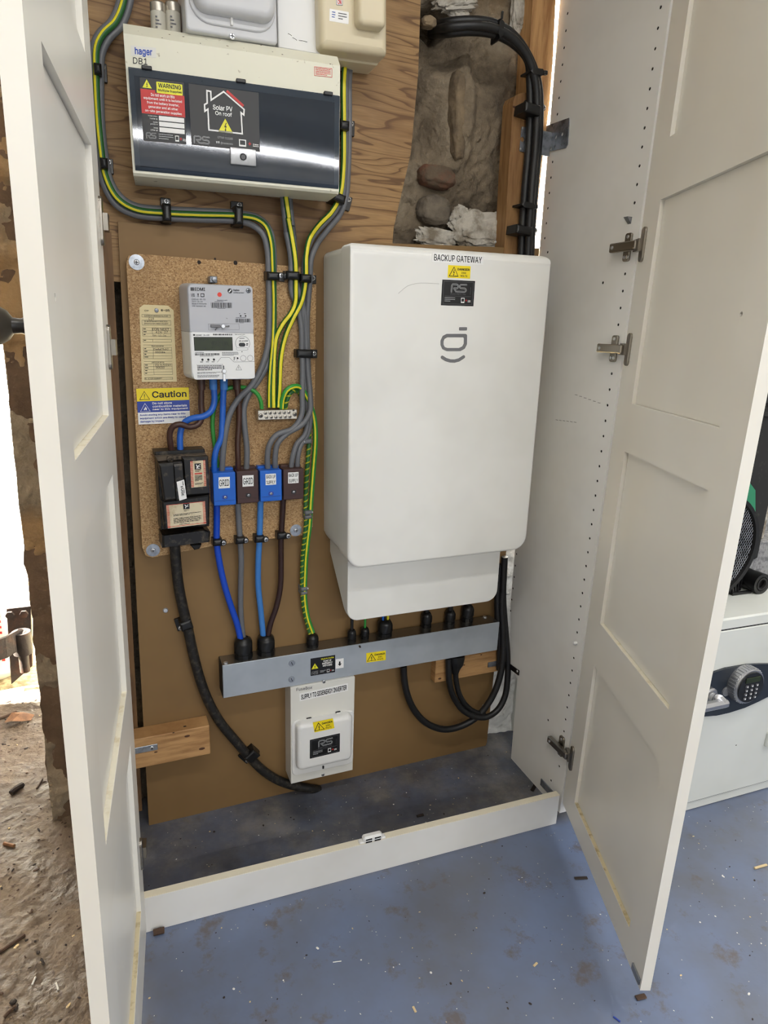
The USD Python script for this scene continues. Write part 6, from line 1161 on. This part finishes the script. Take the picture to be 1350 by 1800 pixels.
for a, b, m, r, nm, lab, c in (((0, 1266), (30, 1256), 'stick', .004, 'twig', 'dark twig touching the dead leaf at the doorway', 'twig'), ((0, 1682), (44, 1649), 'stick', .0035, 'twig', 'long reddish twig at the left edge of the mud', 'twig'), ((65, 1390), (75, 1372), 'stick', .0022, 'twig', 'thin dark twig upright on the upper mud', 'twig'),
        ((8, 1796), (28, 1778), 'stick', .003, 'twig', 'twig in the bottom left corner of the mud', 'twig'), ((57, 1735), (63, 1722), 'chip_white', .0018, 'cut_stalk', 'left of two pale cut stalks low on the mud', 'stalk'), ((99, 1733), (103, 1746), 'chip_white', .0018, 'cut_stalk', 'right of two pale cut stalks low on the mud', 'stalk'),
        ((8, 1488), (26, 1494), 'leaf_brown', .004, 'bark_flake', 'curled dark bark flake on the mud', 'bark'), ((20, 1400), (40, 1385), 'chip_dark', .007, 'mud_clod', 'dark clod of mud near the doorway', 'clod')):
    P, Q = PZ(*a), PZ(*b); P[2], Q[2] = mz(P)+r*.9, mz(Q)+r*.9; mid = (P+Q)/2; mid[2] = max(mz(mid)+r, mid[2]); solo(nm, tube([P, mid, Q], r, 7), m, lab, c)
# on the blue floor
def onfloor(name, a, b, r, m, lab, c, flat=1.0):
    P, Q = PZ(*a), PZ(*b); P[2] = Q[2] = r*flat; t = tube([P, (P*.5+Q*.5)+np.array([0, 0, r*.1]), Q], r, 8)
    if flat != 1: v = np.array(t.vertices); v[:, 2] = (v[:, 2]-P[2])*flat+P[2]; t.vertices = v
    solo(name, t, m, lab, c)
onfloor('cork_stub', (270, 1644), (289, 1639), .0058, 'stick', 'dark brown stub on the floor at the left end of the plinth', 'stub')
onfloor('wood_splinter', (1326, 1528), (1347, 1522), .0028, 'chip_wood', 'pale wood splinter on the blue floor at the right edge', 'splinter')
onfloor('paint_flake', (938, 1699), (944, 1693), .0022, 'chip_wood', 'cream flake on the blue floor near the right door tip', 'flake', .4)
onfloor('paint_flake', (726, 1770), (731, 1780), .0022, 'chip_wood', 'cream flake at the bottom middle of the blue floor', 'flake', .4)
onfloor('blue_fibre', (1078, 1788), (1090, 1797), .0014, 'label_blue', 'short blue strand at the bottom of the floor', 'strand')
onfloor('wire_scrap', (585, 1692), (600, 1690), .0008, 'chip_white', 'tiny curl of pale wire in the middle of the floor', 'wire')
onfloor('dirt_clump', (1010, 1545), (1032, 1544), .004, 'chip_dark', 'small dark dirt clump on the floor in the shade of the right door', 'dirt', .4)
onfloor('dirt_clump', (733, 1436), (744, 1433), .004, 'chip_dark', 'black crumb of dirt on the dusty floor behind the plinth', 'dirt', .5)
onfloor('dirt_clump', (935, 1391), (941, 1381), .005, 'chip_dark', 'dark crumb by the foot of the wardrobe side', 'dirt', .5)
onfloor('dirt_clump', (1118, 1756), (1134, 1752), .005, 'stick', 'dirt crumbs under the tip of the right door', 'dirt', .4)
bits = {'chip_white': [], 'chip_wood': [], 'chip_dark': []}
for k in range(900):
    x = rng.uniform(.0, 1.9); y = rng.uniform(-.95, .30); s = rng.choice((1, 1, 1, 1, 1.3, 1.9))*rng.uniform(.0005, .0011)
    if x > 1.03 and y > -.075: continue
    if -.004 < y < .02 and x < .97: continue
    b = trimesh.creation.icosphere(0); b.apply_scale([s*rng.uniform(.8, 2.4), s*rng.uniform(.8, 1.6), s*.45]); b.apply_transform(trimesh.transformations.rotation_matrix(rng.uniform(0, 6), [0, 0, 1])); b.apply_translation([x, y, s*.4]); bits[rng.choice(('chip_white', 'chip_wood', 'chip_dark', 'chip_dark', 'chip_white'))].append(b)
dbt = T('floor_grit', 'scattered grit, flakes and crumbs over the blue floor', 'grit', at(.9, -.4, 0), kind='stuff')
for m, L_ in bits.items(): dbt.add('grit', cat(*L_), m, smooth=False, world=True, kind='stuff')
mb = []
for k in range(700):
    x = rng.uniform(-.5, -.05); y = rng.uniform(-.9, .95); s = rng.choice((1, 1, 1, 1.6, 2.4))*rng.uniform(.0008, .0018); b = trimesh.creation.icosphere(0); b.apply_scale([s*rng.uniform(.8, 3.2), s*rng.uniform(.7, 1.5), s*.6]); b.apply_transform(trimesh.transformations.rotation_matrix(rng.uniform(0, 6), [0, 0, 1])); b.apply_translation([x, y, mz((x, y))+s*.35]); mb.append((rng.choice(('chip_dark', 'stick', 'chip_dark', 'stick', 'stick', 'chip_dark', 'chip_wood')), b))
mg = T('mud_crumbs', 'crumbs of soil, bark and chaff over the brown mud', 'crumbs', at(-.25, 0, 0), kind='stuff')
for m in ('chip_dark', 'stick', 'chip_wood'): mg.add('crumbs', cat(*[b for q, b in mb if q == m]), m, smooth=False, world=True, kind='stuff')
